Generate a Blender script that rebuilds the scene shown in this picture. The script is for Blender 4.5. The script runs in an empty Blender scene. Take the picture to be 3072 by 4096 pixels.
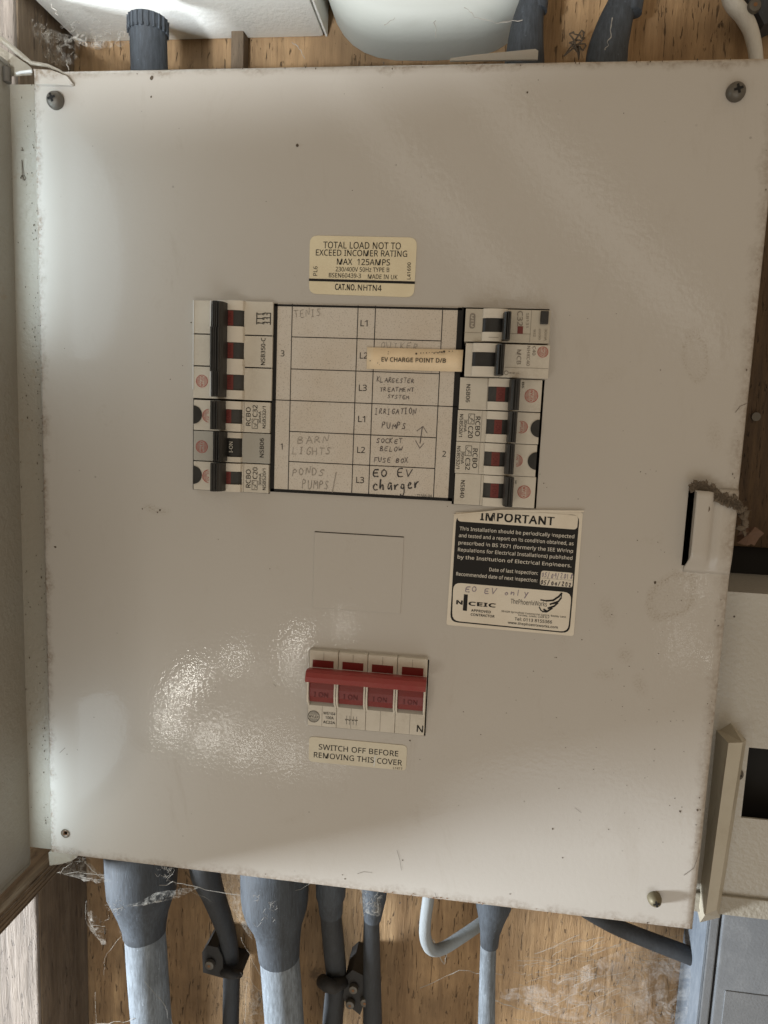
import bpy, bmesh, math, random
from mathutils import Vector, Matrix
random.seed(7)
S = bpy.context.scene
# ------------------------------------------------------------------ camera
MW = Matrix(((0.99142009, 0.12440742, 0.04011228), (0.05566429, -0.12416882, -0.99069854), (-0.11826956, 0.98443126, -0.13002851)))
CAM = Vector((0.05843693, -0.41127555, 0.05254527)); F = 2857.0
cam = bpy.data.objects.new("camera", bpy.data.cameras.new("camera"))
S.collection.objects.link(cam); S.camera = cam
cam.data.sensor_fit = 'VERTICAL'; cam.data.sensor_height = 36; cam.data.sensor_width = 27
cam.data.lens = F / 4096 * 36; cam.data.clip_start = 0.01; cam.data.clip_end = 50
r = MW.transposed()
cam.matrix_world = Matrix.Translation(CAM) @ Matrix([(r[i][0], -r[i][1], -r[i][2]) for i in range(3)]).to_4x4()
# ------------------------------------------------------------------ light
S.view_settings.view_transform = 'Standard'; S.view_settings.look = 'None'
S.view_settings.exposure = 0; S.view_settings.gamma = 1
wd = bpy.data.worlds.new("World"); S.world = wd; wd.use_nodes = True
bg = wd.node_tree.nodes["Background"]; bg.inputs[0].default_value = (1.0, 0.79, 0.56, 1); bg.inputs[1].default_value = 0.375
def lamp(name, loc, target, size, power, col, size_y=None, spread=180):
    l = bpy.data.lights.new(name, 'AREA'); l.size = size; l.energy = power; l.color = col
    if size_y: l.shape = 'ELLIPSE'; l.size_y = size_y
    l.spread = math.radians(spread)
    o = bpy.data.objects.new(name, l); S.collection.objects.link(o); o.location = loc
    o.rotation_euler = (Vector(target) - Vector(loc)).to_track_quat('-Z', 'Y').to_euler(); return o
# daylight coming in low from the left, past the open door
lamp("daylight_low", (-1.00, -0.36, -0.455), (0.0, 0.03, -0.27), 0.16, 31.0, (0.86, 0.93, 1.0))
# added lamps inside the door, brightening the cover's left edge top and bottom
for zc_, len_, k_ in ((0.160, .15, 1.0), (-0.205, .08, .62)):
    lamp("door_edge_fill", (-0.2205, -0.0195, zc_), (-0.12, -0.012, zc_), 0.012, 0.050 * k_, (0.74, 0.90, 1.0), len_)
    lamp("door_edge_fill", (-0.2205, -0.075, zc_), (-0.12, -0.055, zc_), 0.09, 0.085 * k_, (0.78, 0.92, 1.0), len_)
lamp("low_front_fill", (0.35, -1.3, -1.3), (0.05, 0, -0.1), 1.0, 4.2, (0.86, 0.94, 1.0), 1.0)  # added fill lamp, cools and lifts the cover's lower half
def spot(name, loc, target, power, half, blend, soft, col):
    l = bpy.data.lights.new(name, 'SPOT'); l.energy = power; l.spot_size = math.radians(half * 2); l.spot_blend = blend; l.shadow_soft_size = soft; l.color = col
    o = bpy.data.objects.new(name, l); S.collection.objects.link(o); o.location = loc; o.rotation_euler = (Vector(target) - Vector(loc)).to_track_quat('-Z', 'Y').to_euler()
# added spot for light from below on the fittings, cone kept off the cover
spot("upward_fill", (-.20, -.90, -.15), (-.15, -.444, .74), 85, 39.5, .08, .05, (.93, .97, 1.0))

def px(x, y, Y=0.0):
    d = MW.transposed() @ Vector(((x - 1536) / F, (y - 2048) / F, 1)); return CAM + d * ((Y - CAM.y) / d.y)
def pxX(x, y, X):
    d = MW.transposed() @ Vector(((x - 1536) / F, (y - 2048) / F, 1)); return CAM + d * ((X - CAM.x) / d.x)
def zone(ox, oy, s): return lambda x, y: (ox + x / s, oy + y / s)
Z0 = lambda x, y: (x, y)
Z3 = zone(700, 1150, 2.6023); Z4 = zone(1050, 900, 1.9235); Z5 = zone(1700, 1200, 2.5136)
Z6 = zone(1750, 2000, 2.5523); ZS = zone(1150, 2550, 2.5523)

# glare: small added lamps, each set where the glossy paint mirrors it
CM = Vector((CAM.x, -CAM.y, CAM.z))
def glare(x, y, w, h, power, roll=0):
    p = px(x, y); L = p + (p - CM) * 2.6
    o = lamp("glare_lamp", L, p, w, power * 36, (1.0, 0.97, 0.88), h)
    if roll: o.rotation_euler = ((p - L).to_track_quat('-Z', 'Y') @ Matrix.Rotation(math.radians(roll), 3, 'Z').to_quaternion()).to_euler()
for g in ((775, 2705, .034, .040, .0055), (715, 2770, .034, .045, .0056), (665, 2860, .026, .035, .0028), (690, 2920, .045, .030, .0032), (935, 2635, .024, .038, .0026), (1195, 2560, .026, .040, .0028), (1160, 2640, .020, .05, .0020), (1190, 2720, .020, .04, .0010),
          (1372, 2500, .022, .034, .0013), (840, 2955, .07, .05, .0048), (985, 3000, .07, .040, .0034), (1150, 3030, .08, .040, .0024), (1320, 3065, .09, .03, .0010), (900, 2890, .10, .015, .0012), (1080, 2925, .10, .015, .0010), (1030, 2700, .03, .05, .0005),
          (2725, 2570, .026, .11, .0010), (2790, 2340, .018, .05, .0007), (2880, 2640, .02, .03, .0006),
          (1700, 760, .06, .80, .0070, 45), (2350, 830, .07, .85, .0095, 45)):
    glare(*g)

# ------------------------------------------------------------------ materials
class NT:
    def __init__(s, name):
        s.m = bpy.data.materials.new(name); s.m.use_nodes = True; s.t = s.m.node_tree; s.n = s.t.nodes
        s.b = s.n["Principled BSDF"]; s.pos = s.n.new("ShaderNodeNewGeometry").outputs["Position"]
    def link(s, a, b): s.t.links.new(a, b)
    def put(s, sock, v):
        if hasattr(v, 'is_output') or hasattr(v, 'links'): s.link(v, sock)
        elif isinstance(v, (tuple, list)) and len(v) == 3 and sock.type == 'RGBA': sock.default_value = (*v, 1)
        else: sock.default_value = v
    def math(s, op, a, b=0.0, c=None, clamp=False):
        n = s.n.new("ShaderNodeMath"); n.operation = op; n.use_clamp = clamp; s.put(n.inputs[0], a); s.put(n.inputs[1], b)
        if c is not None: s.put(n.inputs[2], c)
        return n.outputs[0]
    def scale(s, sc, off=(0, 0, 0)):
        n = s.n.new("ShaderNodeMapping"); s.link(s.pos, n.inputs[0]); n.inputs["Scale"].default_value = sc; n.inputs["Location"].default_value = off; return n.outputs[0]
    def noise(s, sc=1.0, detail=3, rough=.5, vec=None, dist=0.0):
        n = s.n.new("ShaderNodeTexNoise"); s.link(vec or s.pos, n.inputs["Vector"]); n.inputs["Scale"].default_value = sc
        n.inputs["Detail"].default_value = detail; n.inputs["Roughness"].default_value = rough; n.inputs["Distortion"].default_value = dist; return n.outputs[0]
    def voro(s, sc, vec=None, feat='F1'):
        n = s.n.new("ShaderNodeTexVoronoi"); n.feature = feat; s.link(vec or s.pos, n.inputs["Vector"]); n.inputs["Scale"].default_value = sc; return n.outputs[0]
    def ramp(s, f, stops, col=False):
        n = s.n.new("ShaderNodeValToRGB"); s.put(n.inputs[0], f); e = n.color_ramp.elements
        while len(e) < len(stops): e.new(0.5)
        for el, (p, c) in zip(e, stops):
            el.position = p; el.color = (*c, 1) if isinstance(c, (tuple, list)) else (c, c, c, 1)
        return n.outputs[0]
    def mix(s, f, a, b, mode='MIX'):
        n = s.n.new("ShaderNodeMix"); n.data_type = 'RGBA'; n.blend_type = mode; s.put(n.inputs[0], f); s.put(n.inputs[6], a); s.put(n.inputs[7], b); return n.outputs[2]
    def bump(s, h, dist, strength=1.0, nrm=None):
        n = s.n.new("ShaderNodeBump"); s.link(h, n.inputs["Height"]); n.inputs["Distance"].default_value = dist; n.inputs["Strength"].default_value = strength
        if nrm: s.link(nrm, n.inputs["Normal"])
        return n.outputs[0]
    def done(s, col, rough=.5, normal=None, **kw):
        s.put(s.b.inputs["Base Color"], col); s.put(s.b.inputs["Roughness"], rough)
        if normal: s.link(normal, s.b.inputs["Normal"])
        for k, v in kw.items(): s.put(s.b.inputs[k.replace('_', ' ')], v)
        return s.m

def paint(name, base, dirt=(.28, .22, .15), rough=.32, peel=.00006, dirtiness=.5, smudges=(), edges=None):
    t = NT(name)
    big = t.noise(9, 4, .6); fine = t.noise(420, 3, .6); pl = t.noise(330, 2.5, .55)
    c = t.mix(t.ramp(big, [(.35, 0.0), (.75, .14 * dirtiness)]), base, dirt)
    grime = t.math('MULTIPLY', t.ramp(t.noise(34, 6, .72), [(.60, 0.0), (.72, 1.0)]), t.ramp(fine, [(.45, 0.0), (.62, 1.0)]))
    c = t.mix(t.math('MULTIPLY', grime, .40 * dirtiness), c, dirt)
    sp = t.ramp(t.voro(70), [(.035, 1.0), (.055, 0.0)]); c = t.mix(t.math('MULTIPLY', sp, t.ramp(t.noise(14, 2), [(.55, 0.0), (.6, .7 * dirtiness)])), c, (.07, .05, .035))
    sep = t.n.new("ShaderNodeSeparateXYZ"); t.link(t.pos, sep.inputs[0])
    if edges:      # grime and rust gathered along the sheet's own rims: left, right, bottom, top
        x0, x1, z0, z1 = edges; X, Z = sep.outputs[0], sep.outputs[2]; wob = t.math('MULTIPLY', t.math('SUBTRACT', t.noise(60, 5, .7), .5), .02)
        for d, wdt, amt in ((t.math('SUBTRACT', X, x0), .006, .75), (t.math('SUBTRACT', x1, X), .009, .5), (t.math('SUBTRACT', Z, z0), .008, .6), (t.math('SUBTRACT', z1, Z), .006, .6)):
            m = t.ramp(t.math('DIVIDE', t.math('ADD', d, wob), wdt), [(.0, 1.0), (.9, 0.0)]); c = t.mix(t.math('MULTIPLY', t.math('MULTIPLY', m, t.ramp(fine, [(.35, .2), (.6, 1.0)])), amt), c, (.17, .11, .06))
        smear = t.math('MULTIPLY', t.ramp(t.noise(26, 6, .75, t.scale((1, 1, .35), (2, 0, 5)), 1.5), [(.56, 0.0), (.72, 1.0)]), t.ramp(t.noise(7, 2, .5, t.scale((1, 1, 1), (1.3, 0, 2.1))), [(.46, 0.0), (.62, 1.0)])); c = t.mix(t.math('MULTIPLY', smear, .22), c, dirt)
    for (cx, cz, ax, az, rot, ring, amt) in smudges:
        dx = t.math('SUBTRACT', sep.outputs[0], cx); dz = t.math('SUBTRACT', sep.outputs[2], cz); ca, sa = math.cos(rot), math.sin(rot)
        a = t.math('DIVIDE', t.math('ADD', t.math('MULTIPLY', dx, ca), t.math('MULTIPLY', dz, sa)), ax)
        b = t.math('DIVIDE', t.math('SUBTRACT', t.math('MULTIPLY', dz, ca), t.math('MULTIPLY', dx, sa)), az)
        d = t.math('SQRT', t.math('ADD', t.math('MULTIPLY', a, a), t.math('MULTIPLY', b, b)))
        d = t.math('ADD', d, t.math('MULTIPLY', t.math('SUBTRACT', t.noise(120, 3), .5), .5))
        m = t.ramp(d, [(.0, .25), (.55, .3), (.78, 1.0), (.98, 0.0)] if ring else [(.0, 1.0), (1.0, 0.0)])
        m = t.math('MULTIPLY', m, t.ramp(t.noise(900, 2, .6), [(.48, .15), (.66, 1.0)]))
        c = t.mix(t.math('MULTIPLY', m, amt), c, dirt)
    ro = t.math('ADD', rough, t.math('MULTIPLY', t.math('SUBTRACT', big, .5), .12))
    nb = t.bump(pl, peel * 10, 1.0); nb = t.bump(fine, peel * 1.5, 1.0, nb)
    return t.done(c, ro, nb)

def plastic(name, base, rough=.45, grime=.5, dust=(.36, .31, .24), bumpd=.00006):
    t = NT(name); n1 = t.noise(60, 5, .65); n2 = t.noise(700, 3, .6)
    m = t.math('MULTIPLY', t.ramp(n1, [(.42, 0.0), (.72, 1.0)]), t.ramp(n2, [(.35, .3), (.62, 1.0)]))
    c = t.mix(t.math('MULTIPLY', m, grime), base, dust)
    return t.done(c, t.math('ADD', rough, t.math('MULTIPLY', m, .25)), t.bump(n2, bumpd))

def wood(name, light, dark, across='X', cracks=1.0, knots=.6, grain=1.0, rough=.75, stain=.5):
    t = NT(name); a = {'X': (1, 1, .10), 'Z': (.055, 1, 1), 'Y': (1, .055, 1)}[across]
    v1 = t.scale(a); g = t.noise(260, 5, .7, v1, .4); g2 = t.noise(60, 3, .6, v1, .8)
    c = t.mix(t.ramp(g2, [(.3, 0.0), (.7, 1.0)]), dark, light)
    c = t.mix(t.math('MULTIPLY', t.ramp(g, [(.36, 1.0), (.55, 0.0)]), .5 * grain), c, tuple(x * .45 for x in dark))
    c = t.mix(t.math('MULTIPLY', t.ramp(g, [(.60, 0.0), (.75, 1.0)]), .35 * grain), c, tuple(min(1, x * 1.5) for x in light))
    cr = t.ramp(t.noise(480, 3, .6, t.scale(tuple(k * (1.0 if k > .5 else 1.3) for k in a), (3, 1, 7)), 1.2), [(.32, 1.0), (.375, 0.0)])
    c = t.mix(t.math('MULTIPLY', cr, .8 * cracks), c, tuple(x * .15 for x in dark))
    kn = t.ramp(t.noise(45, 4, .6, t.scale((1, 1, .7), (5, 2, 1)), .5), [(.27, 1.0), (.33, 0.0)])
    c = t.mix(t.math('MULTIPLY', kn, knots), c, (.05, .028, .014))
    st = t.ramp(t.noise(11, 4, .6), [(.4, 0.0), (.68, 1.0)]); c = t.mix(t.math('MULTIPLY', st, stain), c, tuple(x * .42 for x in dark))
    h = t.math('SUBTRACT', g, t.math('MULTIPLY', cr, 1.2))
    return t.done(c, rough, t.bump(h, .0012 * grain))

def rubber(name, base, dust, amount=.6, rough=.55):
    t = NT(name); n1 = t.noise(70, 6, .7, t.scale((1, 1, .35))); n2 = t.noise(700, 5, .75, t.scale((1, 1, .15)))
    fl = t.ramp(t.voro(190), [(.05, 1.0), (.12, 0.0)])
    m = t.math('ADD', t.math('MULTIPLY', t.ramp(n1, [(.3, .35), (.75, 1.0)]), t.ramp(n2, [(.32, .35), (.7, 1.0)])), t.math('MULTIPLY', fl, .35), clamp=True)
    return t.done(t.mix(t.math('MULTIPLY', m, amount), base, dust), t.math('ADD', rough, t.math('MULTIPLY', m, .3)), t.bump(n2, .0003))

def paper(name, base, speck=0.0, dirt=(.45, .33, .2), rough=.5):
    t = NT(name); c = t.mix(t.ramp(t.noise(25, 4, .6), [(.4, 0.0), (.8, .35)]), base, dirt)
    if speck: c = t.mix(t.math('MULTIPLY', t.ramp(t.noise(1500, 2, .7), [(.56, 0.0), (.68, 1.0)]), speck), c, (.16, .12, .08))
    return t.done(c, rough, t.bump(t.noise(180, 3), .0001))
def flat(name, col, rough=.6): 
    t = NT(name); n = t.noise(800, 2, .6); return t.done(t.mix(t.ramp(n, [(.4, 0.0), (.7, .25)]), col, tuple(min(1, c * 1.6 + .02) for c in col)), rough)
def ink(name, col, fade=0.0, rough=.6):
    t = NT(name); return t.done(col, rough)

P_uv = lambda x, y: (px(x, y).x, px(x, y).z)
sm = []
for (x, y, ax, az, rot, ring, amt) in ((2780, 1430, .0075, .0165, .25, True, .30), (2690, 2385, .013, .019, -.6, True, .42), (2500, 2620, .006, .006, 0, False, .4),
                                       (2430, 2450, .006, .012, .2, False, .3), (600, 2030, .006, .003, 0, False, .5), (2250, 2560, .006, .012, 0, False, .12), (2900, 2150, .004, .012, 0, False, .2), (2560, 2740, .005, .009, .4, False, .35), (2420, 2700, .008, .004, 0, False, .3), (2860, 1750, .006, .012, .2, False, .25), (640, 2045, .008, .003, 0, False, .4), (1160, 3280, .010, .004, .3, False, .15), (2450, 1500, .010, .005, .5, False, .14)):
    u, v = P_uv(x, y); sm.append((u, v, ax, az, rot, ring, min(1, amt * 1.6)))
M = {}
M['cover'] = paint('cream_cover_paint', (.50, .470, .425), rough=.36, peel=.0000075, dirtiness=.45, smudges=sm, edges=(-.205, .205, -.2435, .2435))
b_ = M['cover'].node_tree.nodes['Principled BSDF']; b_.inputs['Specular IOR Level'].default_value = .32; b_.inputs['Coat Weight'].default_value = .32; b_.inputs['Coat Roughness'].default_value = .06
M['cover'].node_tree.links.new(b_.inputs['Normal'].links[0].from_socket, b_.inputs['Coat Normal'])
M['door'] = paint('grey_door_paint', (.31, .30, .265), rough=.4, dirtiness=2.2)
M['box'] = paint('grey_box_paint', (.34, .315, .26), rough=.45, dirtiness=2.0)
M['white_box'] = paint('white_enclosure_paint', (.72, .72, .68), rough=.45, peel=.00003, dirtiness=.5)
M['dome'] = paint('pale_plastic', (.43, .45, .42), rough=.6, peel=.00001, dirtiness=.3)
M['rwhite'] = paint('cream_adaptable_box_paint', (.50, .485, .44), rough=.35, dirtiness=1.6)
M['spur'] = plastic('yellowed_cream_plastic', (.46, .42, .33), .4, .35)
M['meter'] = plastic('dark_grey_plastic', (.16, .17, .182), .45, .6, (.27, .28, .29), .0002)
M['meter_lit_side'] = rubber('dusty_blue_lit_plastic', (.09, .115, .15), (.38, .42, .46), .7)  # dusty grey plastic with the blue daylight tinted into its colour
M['gap'] = ink('black_gap', (.006, .005, .004), rough=.8)
M['cream'] = plastic('cream_breaker_plastic', (.61, .565, .48), .42, .35)
M['cream_warm'] = plastic('light_breaker_plastic', (.68, .63, .54), .4, .3)
M['grey'] = plastic('grey_breaker_plastic', (.40, .385, .34), .45, .3)
M['old'] = plastic('aged_breaker_plastic', (.50, .455, .37), .4, .45)
M['black'] = plastic('black_toggle_plastic', (.012, .012, .011), .4, .2, (.12, .10, .08))
M['darkgrey'] = plastic('charcoal_toggle_plastic', (.030, .029, .027), .5, .3, (.14, .12, .095))
M['redflag'] = plastic('dull_red_flag', (.16, .022, .016), .5, .3, (.15, .07, .05))
M['red'] = plastic('red_switch_plastic', (.26, .024, .020), .38, .30, (.30, .12, .09))
M['rockred'] = plastic('dark_red_rocker_plastic', (.19, .014, .011), .4, .35, (.2, .1, .08))
M['darkred'] = plastic('dark_red_window', (.17, .010, .007), .4, .2, (.14, .05, .03))
M['inkblack'] = ink('black_print', (.008, .007, .006), rough=.8); M['inkred'] = ink('red_print', (.42, .05, .035))
M['inkgrey'] = ink('faded_grey_print', (.22, .19, .155)); M['inkwhite'] = ink('white_print', (.68, .64, .56)); M['engrave'] = ink('engraved_dark_red', (.10, .006, .005))
M['pencil'] = ink('pencil', (.28, .245, .205)); M['biro'] = ink('dark_pen', (.075, .06, .06)); M['marker'] = ink('black_marker', (.02, .018, .018)); M['biroblue'] = ink('faded_purple_pen', (.24, .20, .24))
M['steel'] = plastic('dull_steel', (.13, .118, .10), .45, .6, (.12, .10, .07)); M['steel'].node_tree.nodes["Principled BSDF"].inputs["Metallic"].default_value = .5
M['brass'] = plastic('tarnished_brass', (.17, .145, .09), .55, .6, (.22, .20, .13)); M['brass'].node_tree.nodes["Principled BSDF"].inputs["Metallic"].default_value = .4
M['rail'] = ink('bright_edge_metal', (.7, .72, .72), rough=.25)
M['chart'] = paper('speckled_card', (.62, .565, .49), .45); M['cream_label'] = paper('cream_label', (.78, .695, .49), .04)
M['strip'] = paper('buff_label_strip', (.92, .74, .50), .1); M['sticker'] = paper('white_sticker', (.74, .68, .57), .08); M['clear'] = paper('yellowish_sticker', (.66, .61, .48), .05)
M['ply'] = wood('plywood', (.56, .37, .195), (.35, .215, .105), cracks=.9, knots=.8, stain=.8, grain=.8)
M['stud'] = wood('sawn_timber', (.25, .19, .13), (.15, .105, .065), cracks=.7, stain=.6, knots=.3)  # darker timber; shades the stud's side, also serves other wood
M['stud_lit'] = wood('lit_sawn_timber', (.34, .29, .245), (.22, .185, .155), cracks=.3, stain=.15, knots=.1)  # lighter copy of the timber for the stud's lit front
M['batten'] = wood('dark_batten_wood', (.30, .22, .13), (.13, .08, .045), across='Y', cracks=.8)
M['blackcable'] = rubber('dusty_black_cable', (.012, .013, .015), (.16, .18, .20), .34)
M['swa'] = rubber('dusty_grey_cable', (.035, .04, .045), (.50, .58, .66), .72)
M['shroud'] = rubber('dusty_black_shroud', (.010, .011, .013), (.27, .33, .40), .36)
M['clipblack'] = rubber('black_clip', (.010, .010, .010), (.10, .09, .08), .35)
M['whitecable'] = rubber('dirty_white_cable', (.62, .60, .54), (.25, .21, .16), .45)
M['greycable'] = rubber('pale_grey_cable', (.33, .37, .39), (.16, .15, .14), .45)
M['web'] = ink('cobweb', (.50, .47, .42), rough=.9); M['web'].node_tree.nodes['Principled BSDF'].inputs['Alpha'].default_value = .6
M['dust'] = rubber('brown_dust', (.11, .085, .06), (.23, .18, .13), .6, .95)
M['leaf'] = rubber('dry_leaf', (.11, .06, .036), (.18, .115, .08), .6, .8)
M['rust'] = ink('rust', (.20, .09, .03)); M['speck'] = ink('dark_dirt', (.095, .07, .048), rough=.9)
M['paper_scrap'] = paper('torn_paper', (.30, .27, .22), .2)
t = NT('web_film'); a = t.math('MULTIPLY', t.ramp(t.noise(70, 6, .75, dist=1.5), [(.44, 0.0), (.72, .42)]), t.ramp(t.noise(500, 3, .7), [(.3, .3), (.6, 1.0)])); t.done((.74, .74, .73), .9, Alpha=a); M['film'] = t.m
t = NT('dust_film'); a = t.math('MULTIPLY', t.ramp(t.noise(180, 6, .8, dist=1.0), [(.45, 0.0), (.75, .6)]), 1.0); t.done((.55, .52, .46), .9, Alpha=a); M['dustfilm'] = t.m

# ------------------------------------------------------------------ helpers
class MB:
    def __init__(s): s.v = []; s.f = []; s.smooth = False
    def add(s, vs, fs): o = len(s.v); s.v += [Vector(v) for v in vs]; s.f += [tuple(i + o for i in f) for f in fs]; return s
    def merge_mesh(s, me, fn):
        s.add([fn(v.co) for v in me.vertices], [tuple(p.vertices) for p in me.polygons])
    def box(s, x0, x1, y0, y1, z0, z1, bev=0.0):
        x0, x1 = sorted((x0, x1)); y0, y1 = sorted((y0, y1)); z0, z1 = sorted((z0, z1))
        if bev <= 0:
            return s.add([(x, y, z) for x in (x0, x1) for y in (y0, y1) for z in (z0, z1)], [(0, 1, 3, 2), (4, 6, 7, 5), (0, 4, 5, 1), (2, 3, 7, 6), (0, 2, 6, 4), (1, 5, 7, 3)])
        bm = bmesh.new(); bmesh.ops.create_cube(bm, size=1)
        for v in bm.verts: v.co = Vector(((x0 + x1) / 2 + v.co.x * (x1 - x0), (y0 + y1) / 2 + v.co.y * (y1 - y0), (z0 + z1) / 2 + v.co.z * (z1 - z0)))
        bmesh.ops.bevel(bm, geom=bm.edges[:], offset=bev, segments=2, affect='EDGES', profile=.6); bm.verts.index_update()
        s.add([v.co.copy() for v in bm.verts], [tuple(v.index for v in f.verts) for f in bm.faces]); bm.free(); return s
    def prism(s, poly, y0, y1, bev=0.0):          # poly in (x,z); front at y0 (towards camera), back y1
        a = sum(poly[i][0] * poly[(i + 1) % len(poly)][1] - poly[(i + 1) % len(poly)][0] * poly[i][1] for i in range(len(poly)))
        if a < 0: poly = poly[::-1]
        n = len(poly); vs = [(x, y0, z) for x, z in poly] + [(x, y1, z) for x, z in poly]
        return s.add(vs, [tuple(range(n)), tuple(range(2 * n - 1, n - 1, -1))] + [(i, i + n, (i + 1) % n + n, (i + 1) % n) for i in range(n)])
    def sheet(s, poly, y):
        a = sum(poly[i][0] * poly[(i + 1) % len(poly)][1] - poly[(i + 1) % len(poly)][0] * poly[i][1] for i in range(len(poly)))
        if a < 0: poly = poly[::-1]
        return s.add([(x, y, z) for x, z in poly], [tuple(range(len(poly)))])
    def extr_x(s, prof, x0, x1):                  # prof list of (y,z), closed, extruded along x
        n = len(prof); return s.add([(x0, y, z) for y, z in prof] + [(x1, y, z) for y, z in prof],
                                    [tuple(range(n)), tuple(range(2 * n - 1, n - 1, -1))] + [(i, i + n, (i + 1) % n + n, (i + 1) % n) for i in range(n)])
    def extr_z(s, prof, z0, z1):                  # prof list of (x,y)
        n = len(prof); return s.add([(x, y, z0) for x, y in prof] + [(x, y, z1) for x, y in prof],
                                    [tuple(range(n)), tuple(range(2 * n - 1, n - 1, -1))] + [(i, i + n, (i + 1) % n + n, (i + 1) % n) for i in range(n)])
    def tube(s, pts, rad, seg=16, cap=True):
        pts = [Vector(p) for p in pts]; rs = rad if isinstance(rad, (list, tuple)) else [rad] * len(pts); o = len(s.v); up = None
        for i, p in enumerate(pts):
            d = (pts[min(i + 1, len(pts) - 1)] - pts[max(i - 1, 0)]).normalized()
            if up is None: up = Vector((0, 1, 0)) if abs(d.y) < .9 else Vector((1, 0, 0))
            a = d.cross(up).normalized(); b = a.cross(d).normalized(); up = b
            for k in range(seg): q = 2 * math.pi * k / seg; s.v.append(p + (a * math.cos(q) + b * math.sin(q)) * rs[i])
        for i in range(len(pts) - 1):
            for k in range(seg): k2 = (k + 1) % seg; s.f.append((o + i * seg + k, o + (i + 1) * seg + k, o + (i + 1) * seg + k2, o + i * seg + k2))
        if cap: s.f.append(tuple(o + k for k in range(seg))); s.f.append(tuple(o + (len(pts) - 1) * seg + k for k in reversed(range(seg))))
        return s
    def disc(s, c, r, y, seg=24, sx=1.0, a0=0.0, a1=2 * math.pi):
        full = abs(a1 - a0 - 2 * math.pi) < 1e-6; n = seg + (0 if full else 1)
        return s.sheet([(c[0] + r * sx * math.cos(a0 + (a1 - a0) * i / seg), c[1] + r * math.sin(a0 + (a1 - a0) * i / seg)) for i in range(n)], y)
    def ring(s, c, r0, r1, y, seg=32):
        vs = []; 
        for i in range(seg): q = 2 * math.pi * i / seg; vs += [(c[0] + r0 * math.cos(q), y, c[1] + r0 * math.sin(q)), (c[0] + r1 * math.cos(q), y, c[1] + r1 * math.sin(q))]
        return s.add(vs, [(2 * i, 2 * i + 1, (2 * i + 3) % (2 * seg), (2 * i + 2) % (2 * seg)) for i in range(seg)])
    def line(s, a, b, w, y):
        a = Vector(a); b = Vector(b); d = (b - a); n = Vector((-d.y, d.x)).normalized() * w / 2
        return s.sheet([tuple(a + n), tuple(b + n), tuple(b - n), tuple(a - n)], y)
    def stroke(s, pts, w, y):
        for i in range(len(pts) - 1):
            a = Vector(pts[i]); b = Vector(pts[i + 1])
            if (b - a).length < 1e-7: continue
            e = (b - a).normalized() * w * .3; s.line(a - e, b + e, w * random.uniform(.6, 1.2), y - random.uniform(0, 1e-5))
        return s
    def obj(s, name, mat, parent=None, smooth=False, angle=None):
        me = bpy.data.meshes.new(name); base = Vector(parent_world(parent)) if parent else Vector((0, 0, 0))
        me.from_pydata([tuple(v - base) for v in s.v], [], s.f); me.materials.append(mat if not isinstance(mat, str) else M[mat])
        if smooth or s.smooth:
            for p in me.polygons: p.use_smooth = True
            if angle: me.set_sharp_from_angle(angle=math.radians(angle))
        me.update(); o = bpy.data.objects.new(name, me); S.collection.objects.link(o)
        if parent: o.parent = parent
        return o
_base = {}
def parent_world(p): return _base[p.name]
def tag(o, label=None, cat=None, group=None, kind=None):
    for k, v in (('label', label), ('category', cat), ('group', group), ('kind', kind)):
        if v: o[k] = v
    return o
def thing(name, loc, label, cat, group=None):
    o = bpy.data.objects.new(name, None); S.collection.objects.link(o); o.location = loc; o.empty_display_size = .01; _base[o.name] = Vector(loc); return tag(o, label, cat, group)
_old_obj = MB.obj
def _obj(s, name, mat, parent=None, smooth=False, angle=None):
    o = _old_obj(s, name, mat, parent, smooth, angle); _base[o.name] = Vector(_base[parent.name]) if parent else Vector((0, 0, 0)); return o
MB.obj = _obj
def rec(mb): # recentre a top-level mesh on its own middle
    return sum(mb.v, Vector()) / max(1, len(mb.v))
def top(mb, name, mat, label=None, cat=None, group=None, kind=None, smooth=False, angle=None):
    c = rec(mb); mb.v = [v - c for v in mb.v]; o = mb.obj(name, mat, None, smooth, angle); o.location = c; _base[o.name] = c; return tag(o, label, cat, group, kind)

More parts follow.
